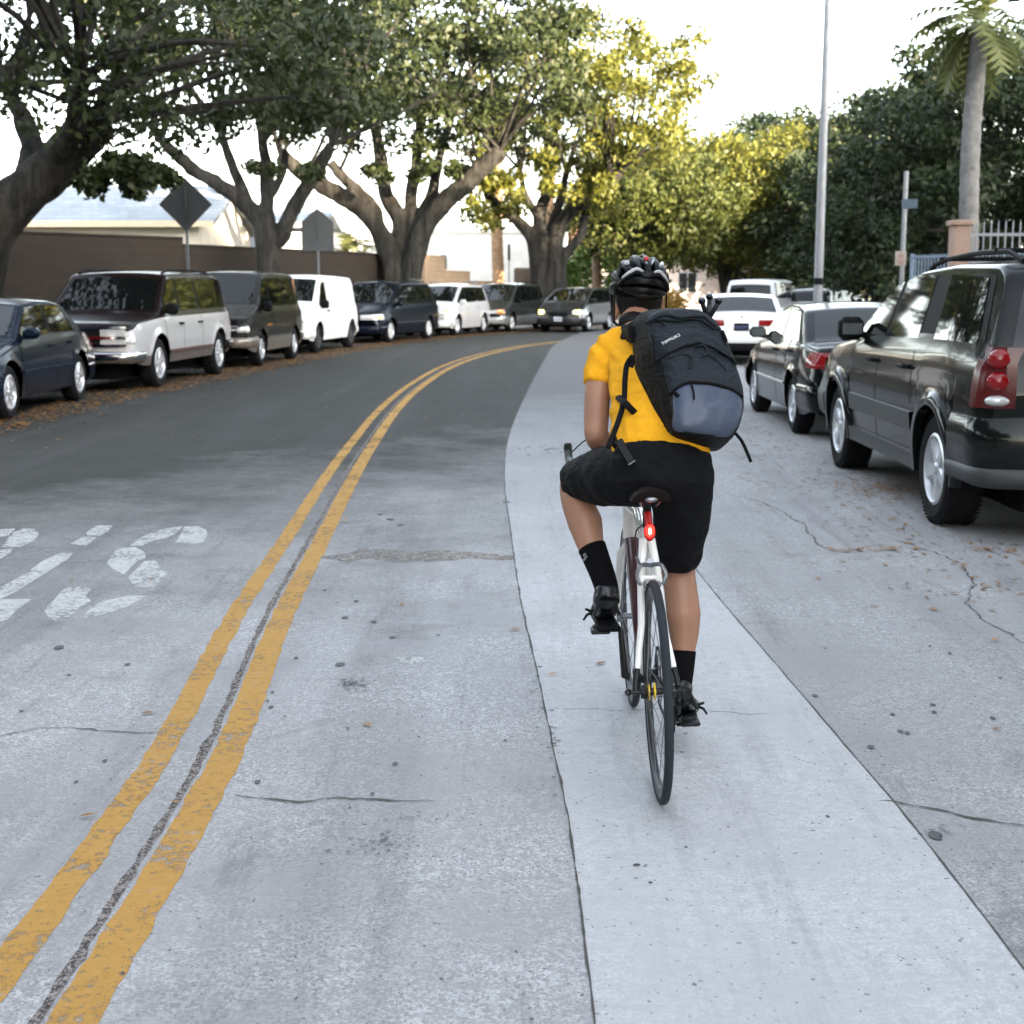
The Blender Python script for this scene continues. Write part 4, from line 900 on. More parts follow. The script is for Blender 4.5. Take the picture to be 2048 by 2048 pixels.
def leafcloud(name,cents,rads,per,size,m,parent,droop=0,asp=.5):
    C=np.repeat(np.array(cents),per,0); Rr=np.repeat(np.array(rads),per,0); n=len(C)
    d=nr.normal(size=(n,3)); d/=np.linalg.norm(d,axis=1)[:,None]; p=C+d*Rr*(nr.random((n,1))**.45); 
    if droop: p[:,2]-=np.abs(nr.normal(size=n))*droop*Rr[:,2]
    a=nr.normal(size=(n,3)); a[:,2]-=droop; a/=np.linalg.norm(a,axis=1)[:,None]; b=np.cross(a,nr.normal(size=(n,3))); b/=np.linalg.norm(b,axis=1)[:,None]
    s=(size*(.6+.8*nr.random((n,1)))); q=np.stack([p-a*s,p+b*s*asp,p+a*s,p-b*s*asp],1).reshape(-1,3)
    me=bpy.data.meshes.new(name); me.vertices.add(n*4); me.vertices.foreach_set('co',q.ravel()); me.loops.add(n*4); me.loops.foreach_set('vertex_index',np.arange(n*4)); me.polygons.add(n)
    me.polygons.foreach_set('loop_start',np.arange(n)*4); me.polygons.foreach_set('loop_total',np.full(n,4)); me.materials.append(m); me.update(calc_edges=True)
    o=bpy.data.objects.new(name,me); COL.objects.link(o); o.parent=parent; return o
def tree(label,base,limbs,crown,n,per,size,leaf,bark=M_bark,crs=(.55,.9),droop=.3,name='street_tree',group=None,vox=.05,twigs=40,hang=None,clump=None):
    root=empty(name,(base[0],base[1],0)); tag(root,label,'tree',group); B0=Vector((base[0],base[1],0)); rr=random.Random(int(abs(base[0]*31+base[1]*7)))
    mb=MB(); tips=[]; 
    for pts,r0,r1 in limbs:
        c=curve([p-B0 for p in pts],4); n_=len(c); rad=[r0+(r1-r0)*(i/(n_-1))**.8 for i in range(n_)]; mb.tube(c,rad,10); tips+=c[n_//2:]
    def df(co,no):
        a=math.atan2(co.y,co.x); return co+no*(.05*noise.noise(Vector((co.x*2.2,co.y*2.2,co.z*.5)))+.035*noise.noise(Vector((co.x*6,co.y*6,co.z*.8))))
    fuse('trunk',mb,bark,root,voxel=vox,it=4,deform=df)
    cen,rad=crown; cen=Vector(cen)-B0; C=[];Rr=[]; tw=MB()
    for i in range(n):
        while True:
            d=Vector((rr.uniform(-1,1),rr.uniform(-1,1),rr.uniform(-1,1)))
            if .25<d.length<1: break
        k=rr.uniform(.75,1.02) if rr.random()<.7 else rr.uniform(.3,.8); d=d.normalized()*k
        wob=1+.28*noise.noise(d*2.3+Vector((base[0],base[1],0)))
        p=cen+Vector((d.x*rad[0]*wob,d.y*rad[1]*wob,d.z*rad[2]*wob)); C.append(p); s=rr.uniform(*crs); Rr.append((s,s,s*.6))
        if i<twigs and tips:
            t0=min(tips,key=lambda q:(q-p).length+rr.uniform(0,1.2)); mid=(t0+p)/2+Vector((rr.uniform(-.4,.4),rr.uniform(-.4,.4),rr.uniform(0,.5)))
            tw.tube(curve([t0,mid,p],4),[.07,.065,.06,.055,.05,.045,.035,.025,.015],5)
    if hang:
        for (p,s) in hang: C.append(Vector(p)-B0); Rr.append((s,s,s*.8))
    leafcloud('crown',C,Rr,per,size,leaf,root,droop)
    if twigs: tw.obj('branches',bark,root)
    return root
LG='big forked street trees on the left verge'
b=P(-40,620,25)
tree('leaning grey tree at the left edge of the picture, its branch reaching over the sedan',(b.x,25),[([P(-60,690,25),P(-45,560,25),P(-25,470,25),P(40,395,25),P(110,330,25),P(200,240,25)],.55,.36),([P(-20,470,25),P(-80,360,25),P(-160,260,25)],.4,.2),([P(110,330,25),P(150,250,24.2),P(160,150,23.5)],.3,.12),([P(60,380,25),P(60,270,26),P(0,150,27)],.3,.12)],
  ((-7.0,25,6.6),(5.2,5.0,2.4)),150,130,.085,LM_dark,group=LG,hang=[(P(160+k*18+jit(10),345+jit(12)+18*math.sin(k*1.3),24.5+jit(1)),.24) for k in range(11)]+[(P(230+jit(60),338+jit(12),24+jit(1)),.3) for k in range(6)])
b=P(540,600,38)
tree('forked grey tree rising behind the dark passenger van',(b.x,38),[([P(542,640,38),P(537,540,38),P(532,480,38),P(528,433,38)],.34,.30),([P(528,450,38),P(484,402,38),P(430,365,38),P(382,335,38),P(310,270,37.5)],.27,.14),([P(500,415,38),P(484,375,38.3),P(466,335,38.5),P(440,260,39)],.2,.12),([P(534,440,38),P(534,390,38.4),P(532,335,38.6),P(520,240,39)],.24,.13),([P(540,480,38),P(562,470,38),P(590,410,37.6),P(622,360,37.4),P(665,290,37)],.27,.17),([P(534,400,38.4),P(560,360,38.8),P(572,300,39)],.16,.08)],
  ((-6.2,38,8.2),(5.0,4.6,2.6)),150,120,.095,LM_dark,group=LG,hang=[(P(560+jit(70),335+jit(8),38+jit(2)),.28) for k in range(5)])
b=P(800,600,47.5)
tree('widest grey tree with many thick stems behind the dark blue minivan',(b.x,47.5),[([P(792,640,47.5),P(788,560,47.5),P(770,490,47.5),P(741,437,47.5),P(686,394,47.3),P(628,363,47),P(560,310,46.5)],.40,.24),([P(820,640,47.5),P(820,560,47.5),P(834,500,47.5),P(857,441,47.5),P(896,398,47.3),P(939,359,47),P(1000,300,46.6)],.42,.30),([P(800,640,47.8),P(797,560,47.8),P(797,480,47.8),P(799,437,48),P(772,390,48.2),P(764,330,48.4),P(750,250,48.6)],.36,.2),
   ([P(752,450,47.5),P(748,418,47.6),P(702,371,47.6),P(660,325,47.6)],.28,.16),([P(812,520,47.8),P(822,437,48),P(823,379,48.3),P(832,330,48.6),P(840,240,49)],.3,.15),([P(842,460,47.7),P(850,420,47.9),P(866,387,48),P(876,330,48.2),P(900,240,48.5)],.25,.14)],
  ((-3.0,47,9.0),(6.2,5.2,2.9)),190,120,.11,LM_dark,group=LG,hang=[(P(820+jit(110),338+jit(10),46.5+jit(1.5)),.36) for k in range(9)])
b=P(1098,610,57)
tree('pale many stemmed tree behind the slate grey minivan',(b.x,57),[([P(1078,640,57),P(1078,560,57),P(1071,503,57),P(1059,468,57),P(1016,425,57),P(981,398,56.6),P(960,350,56)],.42,.15),([P(1092,640,57),P(1092,540,57),P(1080,470,57),P(1082,418,57.3),P(1094,379,57.6),P(1096,320,58)],.42,.16),([P(1112,640,57),P(1108,560,57),P(1106,495,57),P(1121,449,57),P(1152,414,56.8),P(1199,387,56.5),P(1240,345,56)],.45,.2),([P(1124,640,57),P(1120,560,57),P(1124,520,57),P(1160,472,57),P(1172,425,57.4),P(1200,370,57.8)],.34,.14),([P(1100,560,57.4),P(1098,480,57.6),P(1120,400,58),P(1135,340,58.4)],.3,.12),([P(1080,440,57),P(1050,390,57.4),P(1040,340,57.8)],.18,.1)],
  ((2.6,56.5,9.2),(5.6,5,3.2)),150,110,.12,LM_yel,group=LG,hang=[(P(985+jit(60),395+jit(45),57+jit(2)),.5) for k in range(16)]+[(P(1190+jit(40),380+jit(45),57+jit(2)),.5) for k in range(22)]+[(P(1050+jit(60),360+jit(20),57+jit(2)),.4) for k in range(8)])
RG='low spreading trees beyond the bend'
def rtree(lab,u,D,cu,cv,rad,n,leaf,lean=0,crs=(.7,1.2),per=130,size=.13,stems=None,group=RG,bark=M_bark,droop=.5):
    b=P(u,620,D); c=P(cu,cv,D)
    L=stems or [([P(u+10,640,D),P(u+4,560,D),P(u-10,510,D),P(u-40,470,D),P(u-70,420,D)],.42,.16),([P(u,560,D),P(u+30,500,D),P(u+60,440,D)],.3,.12),([P(u,540,D),P(u+5,480,D),P(u+15,400,D)],.3,.12)]
    return tree(lab,(b.x,D),L,(c,rad),n,per,size,leaf,bark=bark,group=group,crs=crs,droop=droop,vox=.07,twigs=25)
rtree('yellow green tree with a low crown beside the pale many stemmed tree',1290,66,1290,405,(4.2,4,2.6),190,LM_olive,per=120)
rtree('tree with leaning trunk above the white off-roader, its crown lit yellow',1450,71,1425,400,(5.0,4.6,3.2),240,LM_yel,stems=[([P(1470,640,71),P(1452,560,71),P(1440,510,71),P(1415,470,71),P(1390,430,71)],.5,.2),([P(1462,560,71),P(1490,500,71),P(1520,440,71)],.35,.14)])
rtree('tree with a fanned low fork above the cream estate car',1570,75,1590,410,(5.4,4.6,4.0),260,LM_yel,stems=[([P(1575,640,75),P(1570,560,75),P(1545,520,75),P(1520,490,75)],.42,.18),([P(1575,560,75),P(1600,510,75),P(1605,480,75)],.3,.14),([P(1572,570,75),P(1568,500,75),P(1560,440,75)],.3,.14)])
rtree('dark tree behind the lamp post, right of the fanned one',1720,66,1730,440,(5.0,4.2,4.2),260,LM_deep)
rtree('tall dark evergreen behind the spiked white fence',1990,40,1960,360,(4.0,3.5,4.2),260,LM_deep,crs=(.5,.9),per=140,size=.1,group=None)
rtree('dark evergreen between the street sign pole and the palm trunk',1840,47,1840,400,(3.4,3.2,4.4),240,LM_deep,crs=(.5,.9),per=140,size=.1,group=None)
rtree('shadowy evergreen far behind the pickup truck',1690,90,1690,420,(8,5,6.5),260,LM_deep,crs=(1.2,1.9),size=.2,group=None)
rtree('deep green evergreen closing the view behind the yellow crowned trees',1560,112,1560,390,(10,5,6.0),260,LM_deep,crs=(1.2,1.9),size=.2,group=None)
# hedges and shrubs
def shrub(label,c,rad,n,leaf,size=.07,per=120,name='shrub',crs=(.3,.5)):
    root=empty(name,(c[0],c[1],0)); tag(root,label,'shrub'); C=[];Rr=[]
    for i in range(n):
        d=Vector((random.gauss(0,1),random.gauss(0,1),random.gauss(0,1))).normalized()*random.uniform(.5,1); C.append((d.x*rad[0],d.y*rad[1],rad[2]*(1+d.z)*.98)); s=random.uniform(*crs); Rr.append((s,s,s))
    mb=MB()
    for i in range(7): a=i*.9; mb.tube([(0,0,0),(math.cos(a)*rad[0]*.3,math.sin(a)*rad[1]*.3,rad[2]*.7),(math.cos(a)*rad[0]*.6,math.sin(a)*rad[1]*.6,rad[2]*1.3)],[.05,.04,.02],5)
    mb.obj('stems',M_barkd,root); leafcloud('foliage',C,Rr,per,size,leaf,root); return root
c=P(1195,560,84); shrub('bright green bushy hedge behind the oncoming grey car',(c.x,84),(3.4,1.2,2.3),110,LM_lite,.12,crs=(.5,.9),name='hedge')
c=P(1110,560,80); shrub('round green bush behind the pale many stemmed tree',(c.x-.5,83),(1.4,1,1.6),40,LM_lite,.12,crs=(.4,.7))
c=P(1800,580,56); shrub('shrub with sunlit yellow painted into its leaves beside the standing pedestrian',(c.x,56),(1.3,.9,.95),50,leafmat('sunlit_yellow_leaf',(.25,.2,.02),(.6,.45,.05),.3),.07)  # sunlight put into the leaf colour; the sun is blocked here
c=P(1352,600,70); shrub('golden shrub in front of the sunlit house near the rider\'s ear',(c.x,72),(.7,.6,.75),24,leafmat('golden_leaf',(.3,.2,.04),(.65,.45,.1),.3),.08)
c=P(1640,560,62); shrub('dark green shrub row behind the cream estate car',(c.x,62),(2.2,1,.9),50,LM_deep,.1)
# palms
def palm(label,u,D,h,r,lit=0,v0=None,lean=0,nf=26,fl=1.7,bark=None):
    x=P(u,450,D).x; root=empty('palm_tree',(x,D,0)); tag(root,label,'palm tree')
    mb=MB(); pts=[];rad=[]
    for i in range(int(h*5)+1):
        z=i/5; pts.append((lean*z/h+.04*math.sin(z),0,z)); rad.append(r*(1.25-.35*min(1,z/1.2)-.15*z/h)*(1+.07*(i%2)))
    mb.tube(pts,rad,12); mb.obj('trunk',bark or M_barkd,root)
    V=[];F=[];rr=random.Random(u)
    for k in range(nf):
        a=rr.uniform(0,6.28); e=rr.uniform(-1.1,1.2); prev=Vector((lean,0,h)); d=Vector((math.cos(a)*math.cos(e),math.sin(a)*math.cos(e),math.sin(e))); g=MB()
        for j in range(10):
            nx=prev+d*fl/10; side=d.cross(Vector((0,0,1))).normalized()
            for sd in(-1,1):
                l=.5*math.sin(math.pi*(j+1)/11.5); tip=nx+side*sd*l+d*.25*l-Vector((0,0,.18*l)); o=len(V); V+=[tuple(prev),tuple(nx),tuple(tip)]; F.append((o,o+1,o+2))
            d=(d-Vector((0,0,.16))).normalized(); prev=nx
    g=MB(); g.v=V;g.f=F;g.mi=[0]*len(F); g.obj('fronds',LM_palm,root,smooth=False,recalc=False); return root
palm('tall palm with an orange sunlit trunk beside the white building',995,70,9.5,.33,bark=mat('palm_bark_tan',(.34,.21,.12),.95,var=.3,vscale=5,bump=.9,bscale=12,dist=.05))
palm('slim dark palm trunk behind the bright green hedge',1193,70,8.5,.25); palm('dark palm trunk left of the yellow green tree',1262,74,8.5,.30)
palm('palm with orange trunk seen through the stems of the pale tree',1099,76,9,.3,bark=bpy.data.materials['palm_bark_tan'])
palm('short fan palm with a rough trunk left of the widest tree',688,62,3.0,.42,fl=1.9); palm('second short fan palm close behind the widest tree',722,66,3.0,.34,fl=1.8)
palm('young palm with feathery fronds behind the block wall right of the diamond sign',452,56,2.6,.25,fl=2.4)
palm('pale grey palm trunk rising behind the spiked white fence',1937,33,7.5,.26,bark=mat('palm_bark_grey',(.13,.128,.125),.95,var=.25,vscale=4,bump=.9,bscale=9,dist=.05))
# --- signs, poles, fences
M_galv=mat('galvanised_steel',(.10,.105,.11),.5,.5,var=.15,vscale=5); M_signb=mat('sign_back_grey',(.028,.032,.034),.6,.1,var=.12,vscale=6)
def sign(label,u,v,D,shape,s,h,two=0):
    c=P(u,v,D); root=empty('traffic_sign',(c.x,D,0)); tag(root,label,'traffic sign')
    mb=MB(); mb.box((0,.035,(c.z+s*.3)/2+.06),(.055,.05,c.z+s*.3),bev=.008); mb.obj('post',M_galv,root)
    pts={'d':[(0,-s),(s,0),(0,s),(-s,0)],'p':[(-s,-h),(s,-h),(s,h*.35),(0,h),(-s,h*.35)],'r':[(-s,-h),(s,-h),(s,h),(-s,h)]}[shape]
    mb=MB(); n=len(pts); mb.add([(x,-.004,c.z+z) for x,z in pts]+[(x,.004,c.z+z) for x,z in pts],[tuple(range(n)),tuple(range(2*n-1,n-1,-1))]+[(i,(i+1)%n,(i+1)%n+n,i+n) for i in range(n)])
    o=mb.obj('sign_plate',M_signb,root,smooth=False); mb=MB()
    for z in(-.3*s,.3*s): mb.lathe([(.001,-.03),(.016,-.03),(.016,-.004)],8,c=(0,0,c.z+z))
    mb.obj('bolts',M_galv,o); 
    mb=MB(); mb.box((0,-.022,c.z),(.05,.03,s*1.3),bev=.006); mb.obj('bracket',M_signb,o)
    return root
sign('back of a grey diamond shaped warning sign behind the two tone off-roader',371,409,30,'d',.56,0)
sign('back of a grey five sided school sign above the white cargo van',635,459,38,'p',.43,.56)
sign('thin post with a narrow small sign in front of the white building',1018,505,63,'r',.06,.35)
c=P(1062,560,60); mb=MB(); mb.box((0,0,1.2),(1.45,1.0,2.4),bev=.08); o=mb.obj('utility_cabinet',mat('brown_cabinet',(.06,.045,.035),.7,var=.2,vscale=5),loc=(c.x,61,0)); tag(o,'brown utility cabinet at the foot of the pale many stemmed tree','cabinet')
# lamp post
M_pole=mat('pole_grey',(.19,.20,.215),.45,.25,var=.1,vscale=4); x=P(1640,470,30).x
root=empty('lamp_post',(x,30,0)); tag(root,'tall plain grey lamp post behind the black sedan','lamp post')
mb=MB(); mb.tube([(0,0,.1),(0,0,.3),(0,0,.32),(0,0,4),(0,0,8.8)],[.15,.15,.098,.088,.065],20); mb.obj('pole',M_pole,root)
mb=MB(); mb.tube([(0,0,8.7),(-.6,0,9.1),(-1.8,0,9.3)],[.05,.045,.04],10); mb.obj('arm',M_pole,root); mb=MB(); mb.sphere((-2.1,0,9.28),(.38,.16,.1),14,8); mb.obj('lamp_head',M_pole,root)
mb=MB(); mb.lathe([(.1,1.62),(.1,1.64),(.1,1.74),(.1,1.76)],20,'z'); mb.obj('band',M_trim,root)
# sign pole
x=P(1806,500,30.5).x; root=empty('sign_post',(x,30.5,0)); tag(root,'slim grey post with a small white parking sign and a blue street sign','sign post')
mb=MB(); mb.tube([(0,0,.1),(0,0,4.0)],.05,12); mb.obj('pole',M_pole,root)
z=P(1800,517,30.5).z; mb=MB(); mb.box((-.06,-.062,z),(.24,.012,.31),bev=.004); o=mb.obj('parking_sign',mat('sign_white',(.20,.18,.165),.6),root)
mb=MB(); mb.lathe([(.03,-.069),(.05,-.069)],16,c=(-.06,0,z+.05)); 
for k in range(3): mb.box((-.06,-.0695,z-.05-.03*k),(.16-.03*k,.002,.012))
mb.obj('sign_lettering',mat('sign_red',(.20,.04,.035),.6),o,smooth=False)
z=P(1814,408,30.5).z; mb=MB(); mb.box((.08,-.06,z),(.34,.012,.2),bev=.004); mb.obj('street_sign',mat('sign_blue',(.012,.035,.06),.5),root)
# white iron fence on the right with tan pillar
M_iron=mat('white_iron',(.26,.27,.30),.5); M_irond=mat('blue_grey_iron',(.10,.15,.22),.5); 
def fence(label,a,b,h,rails_,sp,m,spike=.1,rad=.011):
    a=Vector(a);b=Vector(b); L=(b-a).length; root=empty('iron_fence',(a.x,a.y,.13),math.atan2(b.y-a.y,b.x-a.x)); tag(root,label,'fence')
    mb=MB(); n=int(L/sp)
    for i in range(n+1):
        x=i*sp
        mb.box((x,0,h/2),(rad*2,rad*2,h)); 
        if spike: mb.add([(x-rad,-rad,h),(x+rad,-rad,h),(x+rad,rad,h),(x-rad,rad,h),(x,0,h+spike)],[(0,1,4),(1,2,4),(2,3,4),(3,0,4)])
    mb.obj('bars',m,root,smooth=False); mb=MB()
    for z in rails_: mb.box((L/2,0,z),(L,.035,.05))
    mb.obj('rails',m,root,smooth=False)
    for x in [0]+[k*2.4 for k in range(1,int(L/2.4))]:
        mb=MB(); mb.box((x-.03,0,h/2),(.07,.07,h+.05),bev=.008); mb.obj('post',m,root)
    return root
x=P(1938,480,26).x; fence('white spiked iron fence above the charcoal off-roader\'s roof',(x,26),(x+7,25.2),2.56,[2.38,1.90,.3],.128,M_iron)
x=P(1816,540,32).x; fence('low blue grey iron fence left of the tan pillar',(x+.1,32),(x+1.35,27.2),2.15,[2.1,.25],.13,M_irond,0)
xx=P(1922,480,26).x; mb=MB(); mb.box((0,0,1.27),(.30,.34,2.54),bev=.015); mb.box((0,0,2.59),(.40,.42,.1),bev=.02); o=mb.obj('gate_pillar',stucco('tan_pillar',(.27,.19,.15)),loc=(xx,26.1,.13)); tag(o,'tan stucco pillar at the end of the white spiked fence','pillar')

# street trees standing beside and behind the viewer (they shade the kerbs and show in the car paint)
for i,(x,y,lab) in enumerate(((-10.4,12.5,'street tree on the left verge just outside the picture'),(-10.2,3,'street tree on the left verge level with the viewer'),(-10.2,-18,'street tree on the left verge far behind the viewer'),(-10.0,-6,'street tree on the left verge behind the viewer'),(9.8,13.5,'street tree on the right verge beside the charcoal off-roader'),(9.8,1,'street tree on the right verge level with the viewer'),(9.8,-13,'street tree on the right verge behind the viewer'))):
    B0=Vector((x,y,0)); sx=1 if x<0 else -1
    tree(lab,(x,y),[([B0,B0+Vector((0,0,2)),B0+Vector((sx*.6,.5,4)),B0+Vector((sx*2.2,1,6))],.45,.2),([B0+Vector((0,0,1.6)),B0+Vector((-sx*1,-.6,4)),B0+Vector((-sx*2,-1,6))],.3,.15)],(B0+Vector((sx*.2,0,6.6)),(5.0,6.2,3.6)),130,120,.19,LM_dark,vox=.08,twigs=12,crs=(.9,1.4),group='street trees outside the view')
for i,(x,y) in enumerate(((16,22),(17,8),(17,-6))):
    shrub(('tall dark hedge behind the right pavement','tall dark hedge beside the viewer on the right','tall dark hedge behind the viewer on the right')[i],(x,y),(2.0,6.6,2.6),120,LM_deep,.16,80,name='hedge',crs=(.8,1.2))
# ================================================================ bicycle
bike=empty('road_bicycle',(.452,4.10,.0062)); bike.rotation_euler=(0,R(-2.1),0)
tag(bike,'white and maroon road bicycle ridden away from the viewer, red rear light glowing','bicycle')
M_bw=mat('bike_white',(.72,.71,.69),.25,coat=1); M_mar=mat('bike_maroon',(.05,.012,.018),.3,coat=1); M_bk=mat('bike_black',(.007,.008,.009),.4,spec=.3); M_tire=mat('bike_tyre',(.020,.025,.030),.75,spec=.25)
M_al=mat('brushed_alloy',(.22,.23,.25),.35,.9); M_ylw=mat('yellow_decal',(.8,.55,.02),.4); M_fk=mat('dark_rim',(.03,.032,.035),.35,.3)
WR=.325
def bwheel(y,rear):
    t=MB(); t.lathe([(WR+.013*math.cos(a),.0135*math.sin(a)) for a in [2*math.pi*k/12 for k in range(12)]],72,'x',(0,y,.338),closedprof=True)
    # lathe axis x: profile (radius, offset along x)
    hub=MB(); hub.lathe([(.001,-.05),(.02,-.05),(.024,-.035),(.012,-.028),(.012,.028),(.024,.035),(.02,.05),(.001,.05)],16,'x',(0,y,.338))
    w0=hub.obj('wheel',M_al if not rear else M_bk,bike)
    t.obj('tyre',M_tire,w0)
    r_=MB(); r_.lathe([(WR-.008,-.010),(WR-.035,-.0085),(WR-.040,0),(WR-.035,.0085),(WR-.008,.010)],72,'x',(0,y,.338)); r_.obj('rim',M_fk,w0)
    s=MB()
    for k in range(24):
        a=2*math.pi*k/24; sd=(-1)**k; b=a+(.9 if (k//2)%2 else -.9)
        s.tube([(sd*.03,y+math.cos(b)*.022,.338+math.sin(b)*.022),(0,y+math.cos(a)*(WR-.037),.338+math.sin(a)*(WR-.037))],.0013,4)
    s.obj('spokes',M_al,w0)
bwheel(0,True); bwheel(.99,False)
HB=Vector((0,0,.338)); BB=Vector((0,.41,.27)); ST=Vector((0,.235,.775)); HT=Vector((0,.80,.80)); HBt=Vector((0,.845,.665)); FH=Vector((0,.99,.338))
f=MB(); f.tube([BB,ST+Vector((0,-.01,.03))],[.02,.017],14); 
f.tube([ST+Vector((0,0,-.015)),(0,.5,.805),HT+Vector((0,0,-.02))],[.021,.022,.026],14)
f.tube([HBt-Vector((0,.012,-.02)),HT+Vector((0,-.004,.05))],[.026,.024],14)
for sd in(-1,1):
    f.tube([ST+Vector((sd*.012,-.01,-.01)),(sd*.026,.17,.66),(sd*.034,.11,.52),(sd*.055,.035,.40)],[.014,.013,.011,.010],10)
f.tube([(-.024,.165,.655),(.024,.165,.655)],.010,8); f.obj('frame',M_bw,bike)
f=MB(); f.tube([BB,(0,.62,.46),HBt],[.024,.026,.026],14)
f.tube([(-.042,.41,.27),(.042,.41,.27)],.022,14); f.obj('down_tube',M_mar,bike); f=MB()
for sd in(-1,1): f.tube([BB+Vector((sd*.03,-.02,0)),(sd*.045,.25,.285),(sd*.066,.02,.33)],[.013,.012,.009],8); f.tube([(sd*.055,.04,.405),(sd*.064,.012,.365),(sd*.066,.0,.338)],[.010,.009,.009],8)
f.tube([(-.0415,.41,.27),(.0415,.41,.27)],.0235,14); f.obj('chain_stays',M_bk,bike)
f=MB(); f.tube([HT+Vector((0,0,-.02)),HBt],.031,14); f.obj('head_tube',M_bw,bike)
f=MB(); f.tube([HBt,HBt+Vector((0,.01,-.03))],[.025,.02],10)
for sd in(-1,1): f.tube([HBt+Vector((0,.006,-.02)),(sd*.035,.875,.60),(sd*.045,.92,.48),(sd*.05,.985,.345)],[.02,.016,.014,.010],10)
f.obj('fork',M_bw,bike)
f=MB(); f.tube([(-.085,0,.338),(.085,0,.338)],.007,8); f.sphere((-.088,0,.338),.011,8,6); f.tube([(-.088,-.004,.338),(-.094,-.05,.352)],.005,6); f.obj('skewer',M_bk,bike)
f=MB(); 
for x in(-.030,-.012): f.lathe([(.0125,x),(.0265,x+.002),(.0265,x+.006),(.0125,x+.008)],20,'x',(0,0,.338))
f.obj('hub_ring',M_ylw,bike)
f=MB(); f.tube([ST,(0,.195,.90)],.0135,12); f.obj('seatpost',M_bk,bike)
# saddle
rings=[]; 
for (y,w_,z,t) in((.055,.03,.950,.012),(.06,.066,.955,.018),(.10,.070,.957,.02),(.15,.055,.952,.02),(.20,.033,.947,.02),(.27,.022,.945,.02),(.32,.017,.943,.016),(.335,.008,.938,.008)):
    rings.append([Vector((w_*.9*math.cos(a),y,z-.028+t*math.sin(a)-(.25*abs(math.cos(a))**3*w_ if w_>.03 else 0))) for a in [2*math.pi*k/18 for k in range(18)]])
f=MB(); f.loft(rings); f.obj('saddle',mat('saddle_leather',(.007,.0035,.003),.7,spec=.08),bike)
f=MB()
for sd in(-1,1): f.tube([(sd*.012,.30,.907),(sd*.022,.22,.884),(sd*.022,.14,.884),(sd*.03,.075,.910)],.0035,6)
f.obj('saddle_rails',M_al,bike)
f=MB(); f.sphere((0,.052,.917),(.02,.006,.008),12,6); f.obj('saddle_badge',M_al,bike)
# stem, handlebar, brake levers
f=MB(); f.tube([HT+Vector((0,-.01,.03)),HT+Vector((0,-.015,.09))],.019,10); f.tube([HT+Vector((0,-.012,.08)),(0,.895,.915)],.018,10); f.obj('stem',M_bk,bike)
f=MB()
for sd in(-1,1):
    f.tube(curve([(0,.895,.915),(sd*.12,.895,.917),(sd*.185,.905,.917),(sd*.207,.96,.915),(sd*.21,1.0,.875),(sd*.213,.975,.80),(sd*.215,.90,.785)],4),.0155,10)
f.obj('handlebar',M_bk,bike)
for sd in(-1,1):
    f=MB(); f.tube(curve([(sd*.207,.945,.918),(sd*.209,1.0,.93),(sd*.21,1.045,.955),(sd*.21,1.055,.985)],4),[.017]*5+[.019]*4+[.02,.02,.019,.014],10,ell=.8); o=f.obj('brake_hood',M_bk,bike)
    f=MB(); f.tube(curve([(sd*.212,1.055,.955),(sd*.214,1.075,.89),(sd*.222,1.06,.82),(sd*.225,1.045,.80)],4),.007,8,ell=1.6); f.obj('brake_lever',M_al,o)
    f=MB(); f.tube(curve([(sd*.2,1.04,.95),(sd*.12,1.08,1.0),(sd*.04,1.0,.96),(0,.93,.83)],5),.0028,6); f.obj('cable',M_bk,bike)
# rear brake caliper, derailleur, cassette, cranks
f=MB()
for sd in(-1,1): f.tube(curve([(0,.135,.70),(sd*.03,.115,.705),(sd*.045,.105,.675),(sd*.033,.10,.645)],4),[.007]*4+[.0065]*4+[.006]*4+[.005],8); f.box((sd*.021,.098,.648),(.012,.045,.014),bev=.004)
f.tube([(-.03,.12,.70),(-.045,.11,.735)],.005,6); f.tube([(0,.14,.71),(0,.16,.70)],.012,8); f.obj('rear_brake',M_al,bike)
f=MB(); f.tube(curve([(-.045,.11,.735),(-.04,.16,.80),(-.005,.3,.80)],5),.0026,6); f.tube(curve([(.06,.0,.30),(.075,-.06,.31),(.07,-.04,.36),(.05,.06,.33)],5),.0026,6); f.obj('cable',M_bk,bike)
f=MB()
for i in range(8): f.lathe([(.012,.024+i*.0035),(.026+.0045*(7-i),.024+i*.0035),(.026+.0045*(7-i),.0255+i*.0035),(.012,.0255+i*.0035)],28,'x',(0,0,.338))
f.obj('cassette',M_steel,bike)
f=MB(); f.box((.062,.01,.29),(.018,.03,.06),Matrix.Rotation(.3,3,'X'),bev=.006)
for z,y in((.262,.028),(.205,.05)): f.lathe([(.004,.046),(.024,.046),(.026,.049),(.024,.052),(.004,.052)],14,'x',(0,y,z))
f.box((.055,.04,.235),(.004,.02,.085),Matrix.Rotation(.35,3,'X')); f.box((.043,.04,.235),(.003,.018,.08),Matrix.Rotation(.35,3,'X')); f.obj('derailleur',M_bk,bike)
f=MB()
def chain(p): 
    for a,b in zip(p,p[1:]):
        a=Vector(a);b=Vector(b);n_=max(1,int((b-a).length/.0127))
        for k in range(n_): c=a.lerp(b,(k+.5)/n_); d=(b-a).normalized(); f.box(c,(.007,.011,.008),d.to_track_quat('Y','Z').to_matrix())
chain([(.048,.05,.275),(.048,-.02,.30),(.048,-.035,.34),(.048,-.015,.37),(.048,.01,.377),(.046,.41,.368),(.046,.47,.345),(.046,.505,.27),(.046,.47,.195),(.046,.41,.172),(.048,.06,.18)]); f.obj('chain',M_steel,bike)
f=MB()
for rr_,x in((.098,.046),(.078,.040)): f.lathe([(rr_-.014,x-.0015),(rr_,x-.001),(rr_,x+.001),(rr_-.014,x+.0015)],48,'x',tuple(BB))
